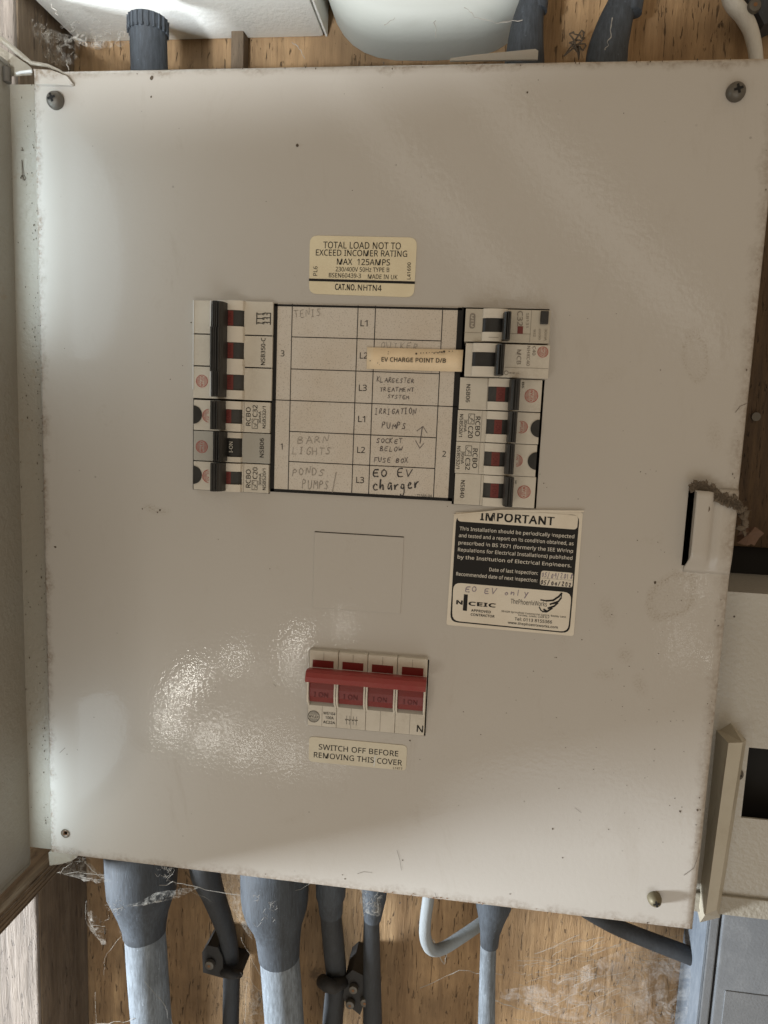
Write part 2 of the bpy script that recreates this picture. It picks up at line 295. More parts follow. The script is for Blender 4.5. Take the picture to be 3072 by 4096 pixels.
# outlines of a plain sans serif alphabet: advance, then closed contours x,y,x,y... in 1/1000
GLYPHS = {"(":[201,[126,-106,95,-65,70,-20,51,28,37,79,30,131,27,184,30,238,37,291,51,342,70,391,95,437,126,480,181,480,153,436,129,390,110,340,97,289,89,238,87,185,89,133,97,82,110,32,129,-17,152,-63,181,-106]],")":[201,[21,-106,49,-63,73,-17,91,32,104,82,112,133,115,185,112,238,104,289,91,340,73,390,49,436,20,480,76,480,107,437,132,391,151,342,164,291,172,238,175,184,172,131,164,79,151,28,132,-20,107,-65,76,-106]],",":[180,[28,-87,47,-3,61,78,124,78,129,71,104,-8,71,-87]],"-":[216,[27,154,27,206,189,206,189,154]],".":[180,[89,-9,60,1,54,10,50,22,48,36,50,51,54,63,60,71,89,81,119,71,126,63,130,51,132,36,130,22,126,10,119,1]],"/":[250,[7,0,185,480,243,480,64,0]],"0":[384,[191,-7,142,1,102,22,72,59,50,108,37,169,33,240,35,290,40,334,49,373,61,407,78,435,99,458,125,474,156,484,191,487,241,480,281,458,312,422,334,373,347,313,351,240,349,191,344,147,335,108,322,74,305,45,284,23,258,6,227,-3],[191,44,224,49,249,65,268,92,281,130,289,180,291,240,289,300,281,349,268,388,249,415,224,431,191,437,159,431,133,415,115,388,102,349,95,300,92,240,95,180,102,131,115,93,133,65,159,49]],"1":[384,[181,0,181,335,181,381,183,418,164,400,142,381,91,339,60,379,189,480,238,480,238,0]],"2":[384,[32,0,32,49,158,176,219,240,257,296,264,315,268,334,269,355,267,380,259,400,246,415,229,427,208,434,185,436,162,435,142,430,123,424,69,390,38,430,102,470,128,479,155,484,185,486,226,482,262,471,291,452,312,427,325,396,330,359,328,334,323,311,314,288,271,224,207,155,107,56,107,54,349,54,349,0]],"3":[384,[162,-7,92,-1,30,19,30,75,95,51,163,43,202,46,233,54,256,68,271,87,281,110,284,138,280,165,268,186,249,202,222,213,189,220,150,222,103,222,103,273,150,273,187,275,217,284,240,298,257,316,267,338,271,363,268,385,260,403,247,417,230,428,208,434,183,437,159,435,136,431,117,425,62,396,33,437,96,471,123,480,152,485,183,486,229,483,266,471,294,453,315,428,327,400,331,367,328,337,319,312,304,290,284,274,260,261,232,253,232,250,267,243,296,231,318,214,333,192,343,166,346,136,344,110,337,85,326,62,311,42,291,25,266,11,237,1,202,-5]],"4":[384,[244,0,244,109,14,109,14,159,240,482,301,482,301,162,371,162,371,109,301,109,301,0],[72,162,244,162,244,313,245,372,247,419,244,419,231,392,216,367]],"5":[384,[167,-7,97,0,42,19,42,75,101,52,167,44,200,46,229,55,253,69,271,89,282,115,285,147,282,176,273,200,257,219,234,233,203,242,165,244,122,241,83,234,54,253,72,480,312,480,312,426,122,426,111,287,142,291,185,294,231,290,270,278,302,257,326,229,341,195,346,153,341,107,325,68,299,36,263,12,219,-2]],"6":[384,[200,-7,171,-4,143,3,118,16,95,34,75,57,59,86,47,120,39,160,37,205,46,307,54,339,65,369,79,397,97,423,119,444,146,462,177,475,214,484,257,486,288,485,316,480,316,430,288,436,258,438,229,436,203,431,181,422,162,411,145,397,132,380,121,361,113,341,106,318,96,244,100,244,112,259,126,272,143,284,163,293,187,298,214,300,253,296,286,283,314,262,336,233,348,197,353,154,348,108,334,69,311,36,281,12,244,-2],[199,43,226,46,249,55,268,70,283,92,291,120,294,154,292,183,284,207,271,227,253,242,230,251,201,254,181,252,163,248,146,241,132,231,120,220,110,208,103,194,98,180,97,166,108,108,117,91,128,75,142,61,159,51,178,45]],"7":[384,[91,0,288,426,30,426,30,480,351,480,351,434,156,0]],"8":[384,[193,-7,146,-3,106,8,75,27,51,53,38,85,33,122,34,143,39,162,47,179,83,221,132,251,110,265,90,281,73,299,59,320,51,344,48,372,50,395,57,416,67,434,81,450,98,463,118,473,141,480,165,485,191,486,231,483,265,473,295,457,317,434,331,406,335,371,334,353,330,336,323,321,289,283,244,254,298,222,336,181,344,164,349,145,351,124,346,87,332,55,308,29,276,9,238,-3],[194,277,253,312,266,328,274,347,277,369,274,390,266,407,253,421,236,431,215,437,191,439,168,437,147,431,130,421,117,407,109,390,106,369,107,354,111,340,118,328,150,299],[192,40,222,43,247,51,267,63,281,80,290,100,293,124,290,146,281,165,265,182,245,196,221,210,192,222,181,226,154,213,132,199,114,183,101,165,93,145,91,122,93,100,102,80,116,63,135,51,161,43]],"9":[384,[129,-7,98,-5,69,0,69,50,128,42,157,43,183,49,205,57,224,69,240,83,254,99,265,118,274,138,280,161,289,235,285,235,274,221,260,207,243,196,222,187,199,181,171,179,133,184,99,196,72,217,50,246,38,282,34,324,36,356,42,385,53,411,67,433,85,452,106,467,130,478,157,484,187,486,216,484,244,476,269,463,292,445,312,422,328,393,340,359,347,320,349,275,340,173,332,141,322,110,307,82,289,57,267,35,240,17,208,4,171,-4],[184,226,205,227,223,231,240,239,254,248,266,259,276,272,284,286,288,299,289,314,278,371,269,388,258,404,244,418,227,428,208,434,187,437,161,433,138,424,119,409,104,387,95,359,92,325,95,296,102,272,115,252,132,237,155,229]],":":[180,[89,278,60,289,54,297,50,309,48,324,50,339,54,351,60,359,89,369,119,359,126,351,130,339,132,324,130,309,126,297,119,289],[89,-9,60,1,54,10,50,22,48,36,50,51,54,63,60,71,89,81,119,71,126,63,130,51,132,36,130,22,126,10,119,1]],"A":[429,[0,0,187,482,242,482,428,0,366,0,308,148,118,148,61,0],[138,202,290,202,236,347,230,367,221,396,214,419,203,378,193,347]],"B":[437,[65,0,65,480,202,480,257,477,303,468,338,453,364,431,379,400,384,361,382,334,374,311,361,290,343,274,320,262,293,255,293,251,348,234,363,224,376,212,386,197,394,180,399,160,400,136,395,96,380,63,356,36,322,16,282,4,234,0],[126,275,214,275,251,278,279,284,299,295,312,310,319,330,322,354,319,378,309,397,294,411,272,420,242,426,205,428,126,428],[126,51,222,51,261,54,290,62,311,76,325,94,333,116,336,141,333,165,324,185,310,202,288,215,257,222,218,225,126,225]],"C":[424,[261,-7,215,-3,174,7,139,24,109,46,85,75,65,109,52,149,44,192,41,240,44,287,53,330,67,368,88,403,114,431,146,455,183,472,225,483,271,486,320,483,364,474,404,458,379,407,330,425,271,433,223,427,182,410,149,381,124,343,110,296,105,240,109,184,123,137,146,98,178,69,219,52,270,46,330,52,385,65,385,13,329,-2]],"D":[490,[65,0,65,480,213,480,259,477,301,468,338,453,371,432,398,406,420,374,436,336,446,293,449,244,442,170,420,109,383,61,333,27,272,7,199,0],[126,52,191,52,299,73,364,136,385,242,380,301,364,348,338,383,302,408,258,423,204,428,126,428]],"E":[373,[65,0,65,480,333,480,333,426,126,426,126,277,321,277,321,224,126,224,126,53,333,53,333,0]],"F":[349,[65,0,65,480,333,480,333,426,126,426,126,257,320,257,320,203,126,203,126,0]],"G":[489,[271,-7,224,-3,182,7,145,23,114,46,88,74,67,108,53,148,44,191,41,240,44,288,54,331,71,370,93,404,121,433,155,456,195,473,240,483,289,486,366,479,433,458,410,406,352,425,286,433,233,427,188,410,152,381,125,343,109,296,104,240,106,203,112,169,123,139,137,112,157,89,181,70,210,57,245,48,285,46,338,49,379,57,379,199,273,199,273,253,439,253,439,18,361,-1]],"H":[498,[65,0,65,480,126,480,126,277,371,277,371,480,432,480,432,0,371,0,371,224,126,224,126,0]],"I":[228,[27,0,27,35,83,48,83,431,27,445,27,480,200,480,200,445,144,431,144,48,200,35,200,0]],"J":[183,[-3,-128,-31,-125,-52,-119,-52,-68,-30,-73,-4,-75,28,-68,52,-44,62,3,62,480,122,480,122,7,118,-35,107,-69,88,-95,63,-113,32,-124]],"K":[416,[65,0,65,480,126,480,126,243,167,289,208,334,338,480,408,480,218,271,416,0,345,0,175,229,126,186,126,0]],"L":[352,[65,0,65,480,126,480,126,54,335,54,335,0]],"M":[609,[65,0,65,480,154,480,302,87,305,87,455,480,544,480,544,0,484,0,484,295,486,364,489,420,486,420,326,0,277,0,119,420,116,420,120,364,121,291,121,0]],"N":[510,[65,0,65,480,135,480,391,83,394,83,392,115,390,162,389,209,389,480,445,480,445,0,375,0,118,398,116,398,119,340,121,268,121,0]],"O":[525,[263,-7,216,-3,174,7,139,24,109,48,84,76,65,111,52,150,44,193,41,241,44,288,52,331,65,370,84,404,109,433,139,456,174,473,216,483,263,487,309,484,349,473,384,456,414,433,439,405,458,370,472,331,481,288,484,240,481,193,472,150,458,110,439,76,414,47,384,24,349,7,308,-3],[263,46,312,51,352,69,382,98,403,137,416,184,420,240,416,297,403,344,382,382,352,411,313,428,263,434,214,428,174,411,143,382,122,344,109,297,105,240,109,184,122,137,143,98,173,69,213,51]],"P":[406,[65,0,65,480,192,480,249,475,295,463,329,443,353,415,367,380,372,338,370,313,364,288,354,264,340,243,320,224,294,208,263,196,225,189,181,187,126,187,126,0],[126,238,174,238,216,241,250,248,276,261,295,279,306,304,310,336,306,364,296,387,280,405,257,418,225,425,187,428,126,428]],"Q":[525,[372,-114,279,-6,270,-7,263,-7,216,-3,174,7,139,24,109,48,84,76,65,111,52,150,44,193,41,241,44,288,52,331,65,370,84,404,109,433,139,456,174,473,216,483,263,487,309,484,349,473,384,456,414,433,439,405,458,370,472,331,481,288,484,240,480,185,468,135,448,91,421,54,386,25,344,5,459,-114],[263,46,312,51,352,69,382,98,403,137,416,184,420,240,416,297,403,344,382,382,352,411,313,428,263,434,214,428,174,411,143,382,122,344,109,297,105,240,109,184,122,137,143,98,173,69,213,51]],"R":[418,[65,0,65,480,197,480,252,476,296,464,329,446,353,419,367,385,372,343,370,319,366,298,358,279,348,264,336,250,322,239,276,215,408,0,337,0,221,198,126,198,126,0],[126,249,197,249,233,252,261,259,283,272,298,290,307,313,310,340,306,369,297,391,281,407,259,418,230,425,194,427,126,427]],"S":[369,[166,-7,91,-1,34,16,34,74,94,54,169,46,201,48,228,55,249,66,265,82,274,101,277,123,267,163,232,192,164,222,126,238,96,256,72,276,54,300,44,329,40,364,42,388,49,410,60,429,74,446,92,460,114,471,138,480,165,485,193,486,266,479,326,459,307,408,253,426,192,433,165,431,142,425,124,414,112,400,104,383,101,363,111,323,144,294,206,267,278,233,296,221,310,207,322,191,330,173,335,152,337,128,332,89,317,56,291,29,256,9,215,-3]],"T":[373,[156,0,156,426,7,426,7,480,366,480,366,426,217,426,217,0]],"U":[491,[243,-7,188,-1,143,15,107,42,81,78,66,121,60,171,60,480,121,480,121,169,124,133,135,102,152,78,176,60,208,49,246,46,286,50,317,61,341,80,357,106,367,135,370,169,370,480,430,480,430,169,428,137,421,107,410,80,394,55,373,34,348,16,318,4,283,-4]],"V":[403,[171,0,0,480,63,480,171,172,189,117,201,67,214,117,232,173,339,480,403,480,232,0]],"W":[625,[135,0,8,480,71,480,146,187,160,127,169,73,179,130,194,190,279,480,341,480,429,188,445,127,455,73,465,127,479,187,553,480,616,480,488,0,427,0,334,314,323,353,314,388,310,409,303,372,287,312,196,0]],"X":[394,[3,0,162,250,13,480,80,480,197,291,316,480,379,480,231,251,391,0,322,0,195,208,66,0]],"Y":[380,[160,0,160,183,0,480,66,480,190,244,315,480,380,480,220,186,220,0]],"Z":[384,[26,0,26,46,278,426,34,426,34,480,351,480,351,434,99,54,358,54,358,0]],"a":[377,[144,-7,114,-4,86,5,63,19,45,40,34,67,31,100,36,133,50,161,73,183,106,200,150,210,203,215,265,217,265,238,262,265,256,286,245,301,230,311,212,316,190,318,136,310,89,291,71,335,126,357,193,366,233,363,266,353,291,337,308,314,319,283,322,245,322,0,279,0,268,51,265,51,249,33,233,19,216,7,196,0,173,-5],[158,41,187,44,212,52,234,66,251,86,261,112,264,144,264,176,211,174,171,170,140,163,118,152,103,138,95,121,92,99,94,81,100,66,110,55,124,47,140,43]],"b":[413,[228,-7,201,-5,178,0,158,9,142,20,128,32,116,46,111,46,99,0,57,0,57,510,116,510,116,386,115,344,113,312,116,312,128,327,142,339,158,351,178,359,201,364,228,366,269,361,305,345,335,319,358,283,372,237,376,180,372,123,358,77,335,40,305,14,269,-1],[219,42,248,46,273,58,291,78,304,105,312,139,315,181,304,256,272,302,218,317,183,313,157,302,138,284,126,258,119,224,116,182,116,179,119,138,126,105,138,78,157,58,184,46]],"c":[322,[201,-7,171,-5,143,2,117,13,93,28,74,48,58,73,46,103,39,138,37,178,39,220,47,256,59,286,76,311,96,332,119,347,146,358,174,365,206,367,259,361,300,347,282,298,244,310,204,315,145,300,110,254,98,179,101,139,110,105,124,79,144,60,170,48,201,44,253,50,294,65,294,13,254,-2]],"d":[413,[185,-7,143,-2,107,14,77,40,55,76,41,123,37,179,41,236,55,283,78,319,108,346,144,361,185,367,211,365,234,360,254,351,297,314,301,314,299,339,297,367,297,510,356,510,356,0,308,0,300,48,297,48,285,34,271,21,254,9,234,0,211,-5],[194,42,228,46,255,56,274,74,287,98,295,129,298,168,298,179,295,220,288,254,275,282,256,302,229,314,193,318,164,313,140,301,122,280,109,252,101,218,98,178,101,138,109,105,122,78,141,58,165,46]],"e":[379,[210,-7,177,-4,147,3,120,14,96,30,75,51,59,76,47,106,39,140,37,177,39,215,46,249,57,279,72,305,90,326,112,344,138,357,166,364,196,367,226,364,252,358,276,347,296,331,313,312,327,290,337,264,343,235,345,204,345,169,98,169,102,131,113,100,129,76,152,58,180,47,213,44,274,50,328,69,328,17,274,-1],[99,216,283,216,280,244,273,269,262,290,245,306,223,315,195,318,169,315,147,306,129,291,114,271,105,245]],"f":[231,[73,0,73,314,10,314,10,342,73,362,73,383,77,425,87,458,104,483,127,500,156,510,190,514,229,510,260,502,244,455,220,462,191,465,173,463,158,457,147,446,139,430,134,409,132,383,132,360,223,360,223,314,132,314,132,0]],"g":[413,[195,-161,145,-159,102,-151,65,-138,65,-84,103,-100,148,-109,198,-112,227,-109,251,-100,271,-85,286,-65,295,-40,298,-11,298,3,298,27,300,48,297,48,268,17,231,-1,185,-7,142,-1,106,15,76,42,54,79,41,125,37,179,41,233,54,278,76,316,106,344,142,361,185,367,208,365,229,361,249,353,267,343,283,329,298,312,301,312,309,360,356,360,356,-6,352,-53,338,-92,317,-122,286,-144,245,-157],[194,42,227,45,253,55,273,71,287,94,295,126,298,165,298,179,295,224,287,259,273,285,252,303,226,313,193,317,165,313,142,301,123,281,109,254,101,220,98,179,101,138,109,104,123,77,141,57,165,46]],"h":[415,[57,0,57,510,116,510,116,361,113,310,117,310,130,327,146,341,164,352,185,360,206,364,229,366,269,363,302,352,328,335,346,310,357,276,361,234,361,0,302,0,302,230,293,278,266,307,222,317,186,313,158,302,139,283,126,257,119,225,116,186,116,0]],"i":[173,[87,420,62,429,57,436,54,446,52,457,54,469,57,479,62,486,87,495,111,486,117,479,120,469,122,457,120,446,117,436,111,429],[57,0,57,360,116,360,116,0]],"j":[173,[87,420,62,429,57,436,54,446,52,457,54,469,57,479,62,486,87,495,111,486,117,479,120,469,122,457,120,446,117,436,111,429],[15,-161,-15,-159,-37,-153,-37,-105,-16,-110,7,-112,21,-111,33,-107,43,-100,51,-90,56,-75,57,-56,57,360,116,360,116,-54,113,-85,105,-111,92,-133,73,-148,47,-158]],"k":[359,[57,0,57,510,116,510,116,244,115,216,113,185,116,185,128,201,144,221,158,238,273,360,343,360,197,206,353,0,281,0,156,168,116,132,116,0]],"l":[173,[57,0,57,510,116,510,116,0]],"m":[628,[57,0,57,360,105,360,113,311,117,311,129,328,144,342,162,353,182,361,202,365,223,367,273,360,310,340,333,306,336,306,350,325,366,340,386,352,407,360,429,365,452,367,489,363,520,353,543,335,560,310,570,277,574,234,574,0,515,0,515,232,507,279,483,308,442,317,410,314,385,304,367,287,355,264,347,234,345,199,345,0,286,0,286,232,278,279,253,308,212,317,180,313,155,302,137,283,125,258,118,226,116,187,116,0]],"n":[415,[57,0,57,360,105,360,113,311,117,311,130,328,146,342,165,353,186,361,208,365,230,367,270,363,302,353,328,335,346,310,357,277,361,234,361,0,302,0,302,230,293,278,266,307,222,317,186,313,158,302,139,283,126,258,119,226,116,187,116,0]],"o":[406,[202,-7,172,-4,143,3,117,15,94,32,75,53,58,79,46,109,39,143,37,181,42,236,57,282,82,318,116,345,156,361,204,367,236,364,264,357,290,345,314,328,333,307,349,282,361,252,368,218,370,181,365,126,350,79,325,42,291,15,250,-1],[203,42,237,46,263,59,283,80,298,107,306,141,309,181,306,220,298,253,283,281,263,301,236,313,203,317,169,313,143,301,123,281,109,253,101,220,98,181,101,141,109,107,123,80,143,59,170,46]],"p":[413,[57,-161,57,360,105,360,113,311,116,311,128,326,142,339,158,351,178,360,201,365,228,367,270,362,305,346,335,320,358,284,372,238,376,181,372,124,358,78,335,41,305,14,269,-1,228,-7,202,-5,179,0,159,9,116,46,112,46,115,17,116,-13,116,-161],[219,42,240,44,258,50,273,60,286,74,296,90,305,110,315,181,312,220,304,253,291,280,272,301,248,313,218,317,185,314,159,303,140,286,127,262,119,231,116,192,116,181,119,140,126,106,138,78,157,58,184,46]],"q":[413,[297,-161,297,-7,298,21,300,48,296,48,285,34,270,21,254,9,234,0,210,-5,183,-7,143,-2,107,14,78,40,55,76,41,123,37,179,42,236,55,283,78,319,108,346,144,361,185,367,212,365,235,360,255,351,271,339,286,326,298,311,300,311,309,360,356,360,356,-161],[195,42,228,46,255,56,274,73,287,97,295,128,298,167,298,179,295,221,287,255,275,282,256,302,228,314,193,318,164,313,140,301,122,280,108,252,101,218,98,178,101,139,109,105,122,78,141,58,165,46]],"r":[277,[57,0,57,360,105,360,112,294,115,294,128,313,143,330,160,345,179,357,201,364,225,367,247,366,267,363,260,308,241,312,221,313,203,311,186,306,169,298,154,286,141,272,131,256,123,236,118,215,116,192,116,0]],"s":[322,[148,-7,83,-1,35,16,35,70,87,50,149,41,176,43,198,47,214,55,225,66,232,79,234,94,227,118,200,140,146,164,86,191,48,223,40,237,36,253,34,271,38,299,51,323,72,342,99,356,132,364,169,367,231,360,284,343,264,296,216,312,165,318,143,317,124,313,110,307,99,298,93,287,91,275,99,249,129,229,183,206,242,180,279,147,286,133,290,118,291,99,287,67,274,41,253,20,224,5,189,-4]],"t":[242,[167,-7,115,3,100,11,87,22,77,37,68,55,63,78,62,105,62,314,11,314,11,343,62,366,86,443,121,443,121,360,225,360,225,314,121,314,121,106,123,86,128,70,137,57,148,49,162,43,177,42,205,44,228,49,228,4,201,-4]],"u":[415,[184,-7,144,-3,111,7,86,25,68,49,57,83,53,124,53,360,113,360,113,128,122,81,148,52,193,42,229,46,256,57,276,76,289,102,296,134,299,173,299,360,358,360,358,0,310,0,301,48,298,48,285,31,269,17,250,6,229,-1,207,-5]],"v":[341,[136,0,0,360,63,360,140,148,151,115,162,80,169,52,171,52,179,81,190,116,201,148,278,360,341,360,204,0]],"w":[528,[106,1,7,361,69,361,118,169,132,110,142,61,144,61,151,89,159,125,169,158,232,361,297,361,359,158,373,108,383,62,385,62,395,108,410,169,460,361,520,361,420,1,351,1,289,203,274,258,265,299,262,299,253,258,238,203,173,1]],"x":[355,[12,0,142,184,18,360,85,360,178,224,270,360,336,360,212,184,343,0,276,0,178,144,79,0]],"y":[343,[56,-161,28,-160,7,-156,7,-109,25,-111,47,-113,66,-111,83,-105,97,-95,108,-82,118,-67,127,-49,146,-1,1,360,64,360,142,155,160,104,172,57,175,57,187,101,206,156,279,360,343,360,187,-50,174,-81,157,-108,139,-131,116,-148,89,-158]],"z":[316,[26,0,26,39,220,314,38,314,38,360,285,360,285,316,94,46,289,46,289,0]]}
class _V:
    def __init__(s, x, y): s.co = Vector((x, y, 0))
class _P:
    def __init__(s, v): s.vertices = v
class _TM: pass
_tc = {}
from mathutils.geometry import tessellate_polygon
def text_mesh(st, bold=0.0, shear=0.0, space=1.0):
    k = (st, bold)
    if k not in _tc:
        tm = _TM(); tm.vertices = []; tm.polygons = []; x0 = 0; off = bold * 620
        for ch in st:
            if ch == ' ': x0 += 195; continue
            gl = GLYPHS[ch]; cs = []
            for fl in gl[1:]: cs.append([Vector((fl[i], fl[i + 1])) for i in range(0, len(fl), 2)])
            area = lambda c: sum(c[i].x * c[(i + 1) % len(c)].y - c[(i + 1) % len(c)].x * c[i].y for i in range(len(c)))
            big = max((area(c) for c in cs), key=abs); sg = -1 if big > 0 else 1; oc = []
            for c in cs:
                n = len(c); o = []
                for i in range(n):
                    d0 = (c[i] - c[i - 1]); d1 = (c[(i + 1) % n] - c[i]); d0 = d0.normalized() if d0.length > 0 else d1.normalized(); d1 = d1.normalized() if d1.length > 0 else d0
                    t_ = (d0 + d1); t_ = t_.normalized() if t_.length > 1e-6 else d0; nn = Vector((-t_.y, t_.x)) * sg; ml = 1 / max(.5, nn.dot(Vector((-d0.y, d0.x)) * sg)); o.append(c[i] + nn * off * ml)
                oc.append([Vector((x0 + p.x, p.y, 0)) for p in o])
            base = len(tm.vertices)
            for c in oc: tm.vertices += [_V(p.x / 1000, p.y / 1000) for p in c]
            for tri in tessellate_polygon(oc): tm.polygons.append(_P(tuple(base + i for i in tri)))
            x0 += gl[0] + off * 1.6
        # front faces towards the reader
        for p in tm.polygons:
            a, b, c = (tm.vertices[i].co for i in p.vertices)
            if (b.x - a.x) * (c.y - a.y) - (b.y - a.y) * (c.x - a.x) < 0: p.vertices = p.vertices[::-1]
        _tc[k] = tm
    return _tc[k]
def capH(bold): 
    me = text_mesh("H", bold); ys = [v.co.y for v in me.vertices]; return max(ys) - min(ys)
def text(mb, st, z, p0, p1, cap, Y, bold=0.0, shear=0.0, space=1.0, clip=None):
    """write st with its baseline from p0 to p1 and capitals cap high (pixels of zoom z), printed at depth Y"""
    a = px(*z(*p0), Y); b = px(*z(*p1), Y); A = Vector((a.x, a.z)); B = Vector((b.x, b.z)); d = (B - A); L = d.length; d.normalize(); n = Vector((-d.y, d.x))
    k = (px(*z(p0[0] + 100, p0[1]), Y) - a).length / 100
    me = text_mesh(st, bold, shear, space); xs = [v.co.x for v in me.vertices]; x0, x1 = min(xs), max(xs); sx = L / (x1 - x0); sy = cap * k / capH(bold)
    def fn(co):
        yy = co.y * sy
        if clip: yy = min(yy, clip * k)
        q = A + d * ((co.x - x0) * sx) + n * yy; return (q.x, Y, q.y)
    mb.merge_mesh(me, fn)
def R(z, p0, p1, Y):     # rectangle in the plate plane from two opposite corners
    a = px(*z(*p0), Y); b = px(*z(*p1), Y); return min(a.x, b.x), max(a.x, b.x), min(a.z, b.z), max(a.z, b.z)
def Q(z, pts, Y): return [(lambda q: (q.x, q.z))(px(*z(*p), Y)) for p in pts]
def rrect(pts, r, n=4):
    out = []; N = len(pts)
    for i in range(N):
        p = Vector(pts[i]); a = (Vector(pts[i - 1]) - p).normalized(); b = (Vector(pts[(i + 1) % N]) - p).normalized()
        for k in range(n + 1):
            t_ = k / n; out.append(tuple(p + a * r * (1 - t_) ** 2 + b * r * t_ ** 2))
    return out

# ------------------------------------------------------------------ large structure behind the cover
PL = .10   # plywood plane
mb = MB(); mb.box(-.60, .62, PL, PL + .012, -.62, .62); tag(mb.obj('plywood_wall', 'ply'), kind='structure')
# sawn stud at the left with lit front and shaded side painted as two tones
zx = -.238
st = thing('timber_stud', (zx - .05, .066, 0), 'rough sawn upright timber stud left of the fuse board', 'timber')
m = MB(); m.box(zx - .11, zx, .033, PL - .0005, -.6, .6, .0012); m.obj('beam', 'stud_lit', st)
m = MB(); m.box(zx, zx + .0012, .036, PL - .001, -.6, .6); m.obj('shaded_side', 'stud', st)  # darker wood sheet puts the side's shade into its colour

# enclosure body behind the cover
W2, H2 = .205, .2435
body = thing('distribution_box', (0, .09, -.24), 'grey steel box body behind the big cream cover', 'box')
m = MB()
m.box(-.204, .196, .0985, .0995, -.236, .236)
for (x0, x1) in ((-.204, -.2028), (.195, .196)): m.box(x0, x1, .0035, .0983, -.236, .236)
for (z0, z1) in ((-.236, -.2348), (.2348, .236)): m.box(-.2026, .1948, .0035, .0983, z0, z1)
m.obj('back_shell', 'box', body)
m = MB(); m.box(-.2238, -.2048, .0045, .006, -.243, .2375, .0004); m.obj('hinge_rim', 'box', body)
m = MB()   # black sheet painting the dark hollows behind the apertures
m.box(-.16, .16, .020, .022, -.16, .14); m.obj('dark_backing', 'gap', body)
# top left corner lug and folded hinge ends
m = MB(); c = [px(*p, -.004) for p in ((130, 272), (200, 276), (262, 300), (285, 330), (280, 336), (138, 333))]
m.prism([(q.x, q.z) for q in c], -.0030, -.0008); m.obj('corner_lug', 'cover', body)

# ------------------------------------------------------------------ cover plate
apL = R(Z3, (188, 128), (1015, 2148), 0); apR = R(Z5, (385, 78), (1108, 2100), 0); apS = R(ZS, (226, 125), (1405, 1005), 0)
apL = (px(*Z3(190, 1000)).x, px(*Z3(1012, 1000)).x, px(*Z3(600, 2125)).z, px(*Z3(600, 150)).z)
apR = (px(*Z5(300, 1600)).x - .0005, px(*Z5(1150, 1600)).x, px(*Z5(690, 2075)).z, px(*Z5(800, 82)).z)
apS = (px(*ZS(215, 500)).x, px(*ZS(1428, 600)).x, px(*ZS(800, 950)).z, px(*ZS(830, 178)).z)
hole = px(262, 3333); hs = .0016
slot = (px(2741, 2100).x, px(2768, 2100).x, px(2740, 2262).z, px(2765, 1943).z)
holes = [apL, apR, apS, (hole.x - hs, hole.x + hs, hole.z - hs, hole.z + hs), slot]
xs = {-W2 + .004, W2 - .005}; zs = {-H2 + .005, H2 - .006}
for h in holes: xs |= {h[0], h[1]}; zs |= {h[2], h[3]}
xs |= {-W2 + .0055, W2 - .0065}; zs |= {-H2 + .0065, H2 - .0075}
xs = sorted(xs); zs = sorted(zs)
def bend(lo, hi, r, vals, depth):     # returns list of (coord, depth)
    out = []
    for k in range(6, 0, -1): q = k / 6 * math.pi / 2; out.append((lo + r - r * math.sin(q), r - r * math.cos(q)))
    out = [(lo, depth)] + out; out += [(v, 0.0) for v in vals]
    for k in range(1, 7): q = k / 6 * math.pi / 2; out.append((hi - r + r * math.sin(q), r - r * math.cos(q)))
    return out + [(hi, depth)]
ux = bend(-W2, W2, .0015, xs, .004)
ux = [(-W2, .002), (-W2 + .0006, .0006), (-W2 + .0020, 0.0)] + [(v, 0.0) for v in xs] + [(c_, d_) for c_, d_ in bend(0, W2, .003, [], .013) if c_ > .1]
uz = [(-H2, .012)] + [(c_, d_) for c_, d_ in bend(-H2, 0, .003, [], .012)[1:7]] + [(v, 0.0) for v in zs] + [(c_, d_) for c_, d_ in bend(0, H2, .0045, [], .012) if c_ > .1]
bm = bmesh.new(); g = [[bm.verts.new((x, max(dx, dz), z)) for (z, dz) in uz] for (x, dx) in ux]
for i in range(len(ux) - 1):
    for j in range(len(uz) - 1):
        cx, cz = (ux[i][0] + ux[i + 1][0]) / 2, (uz[j][0] + uz[j + 1][0]) / 2
        if any(h[0] < cx < h[1] and h[2] < cz < h[3] for h in holes): continue
        if (ux[i][1] > 0 or ux[i + 1][1] > 0) and (uz[j][1] > 0 or uz[j + 1][1] > 0) and max(ux[i][1], ux[i + 1][1]) > .008 and max(uz[j][1], uz[j + 1][1]) > .008: continue
        bm.faces.new((g[i][j], g[i + 1][j], g[i + 1][j + 1], g[i][j + 1]))
cov = thing('cover_plate', (0, 0, -H2), 'large cream painted steel cover plate holding all breakers and labels', 'cover plate')
me = bpy.data.meshes.new('panel_sheet')
for v in [v for v in bm.verts if not v.link_faces]: bm.verts.remove(v)
for v in bm.verts: v.co -= Vector((0, 0, -H2))
bm.to_mesh(me); bm.free(); me.materials.append(M['cover'])
for p in me.polygons: p.use_smooth = p.area < 1e-9 or abs(p.normal.y) < .9995
sheet = bpy.data.objects.new('panel_sheet', me); S.collection.objects.link(sheet); sheet.parent = cov; _base[sheet.name] = _base[cov.name]
md = sheet.modifiers.new("thick", 'SOLIDIFY'); md.thickness = .0010; md.offset = -1
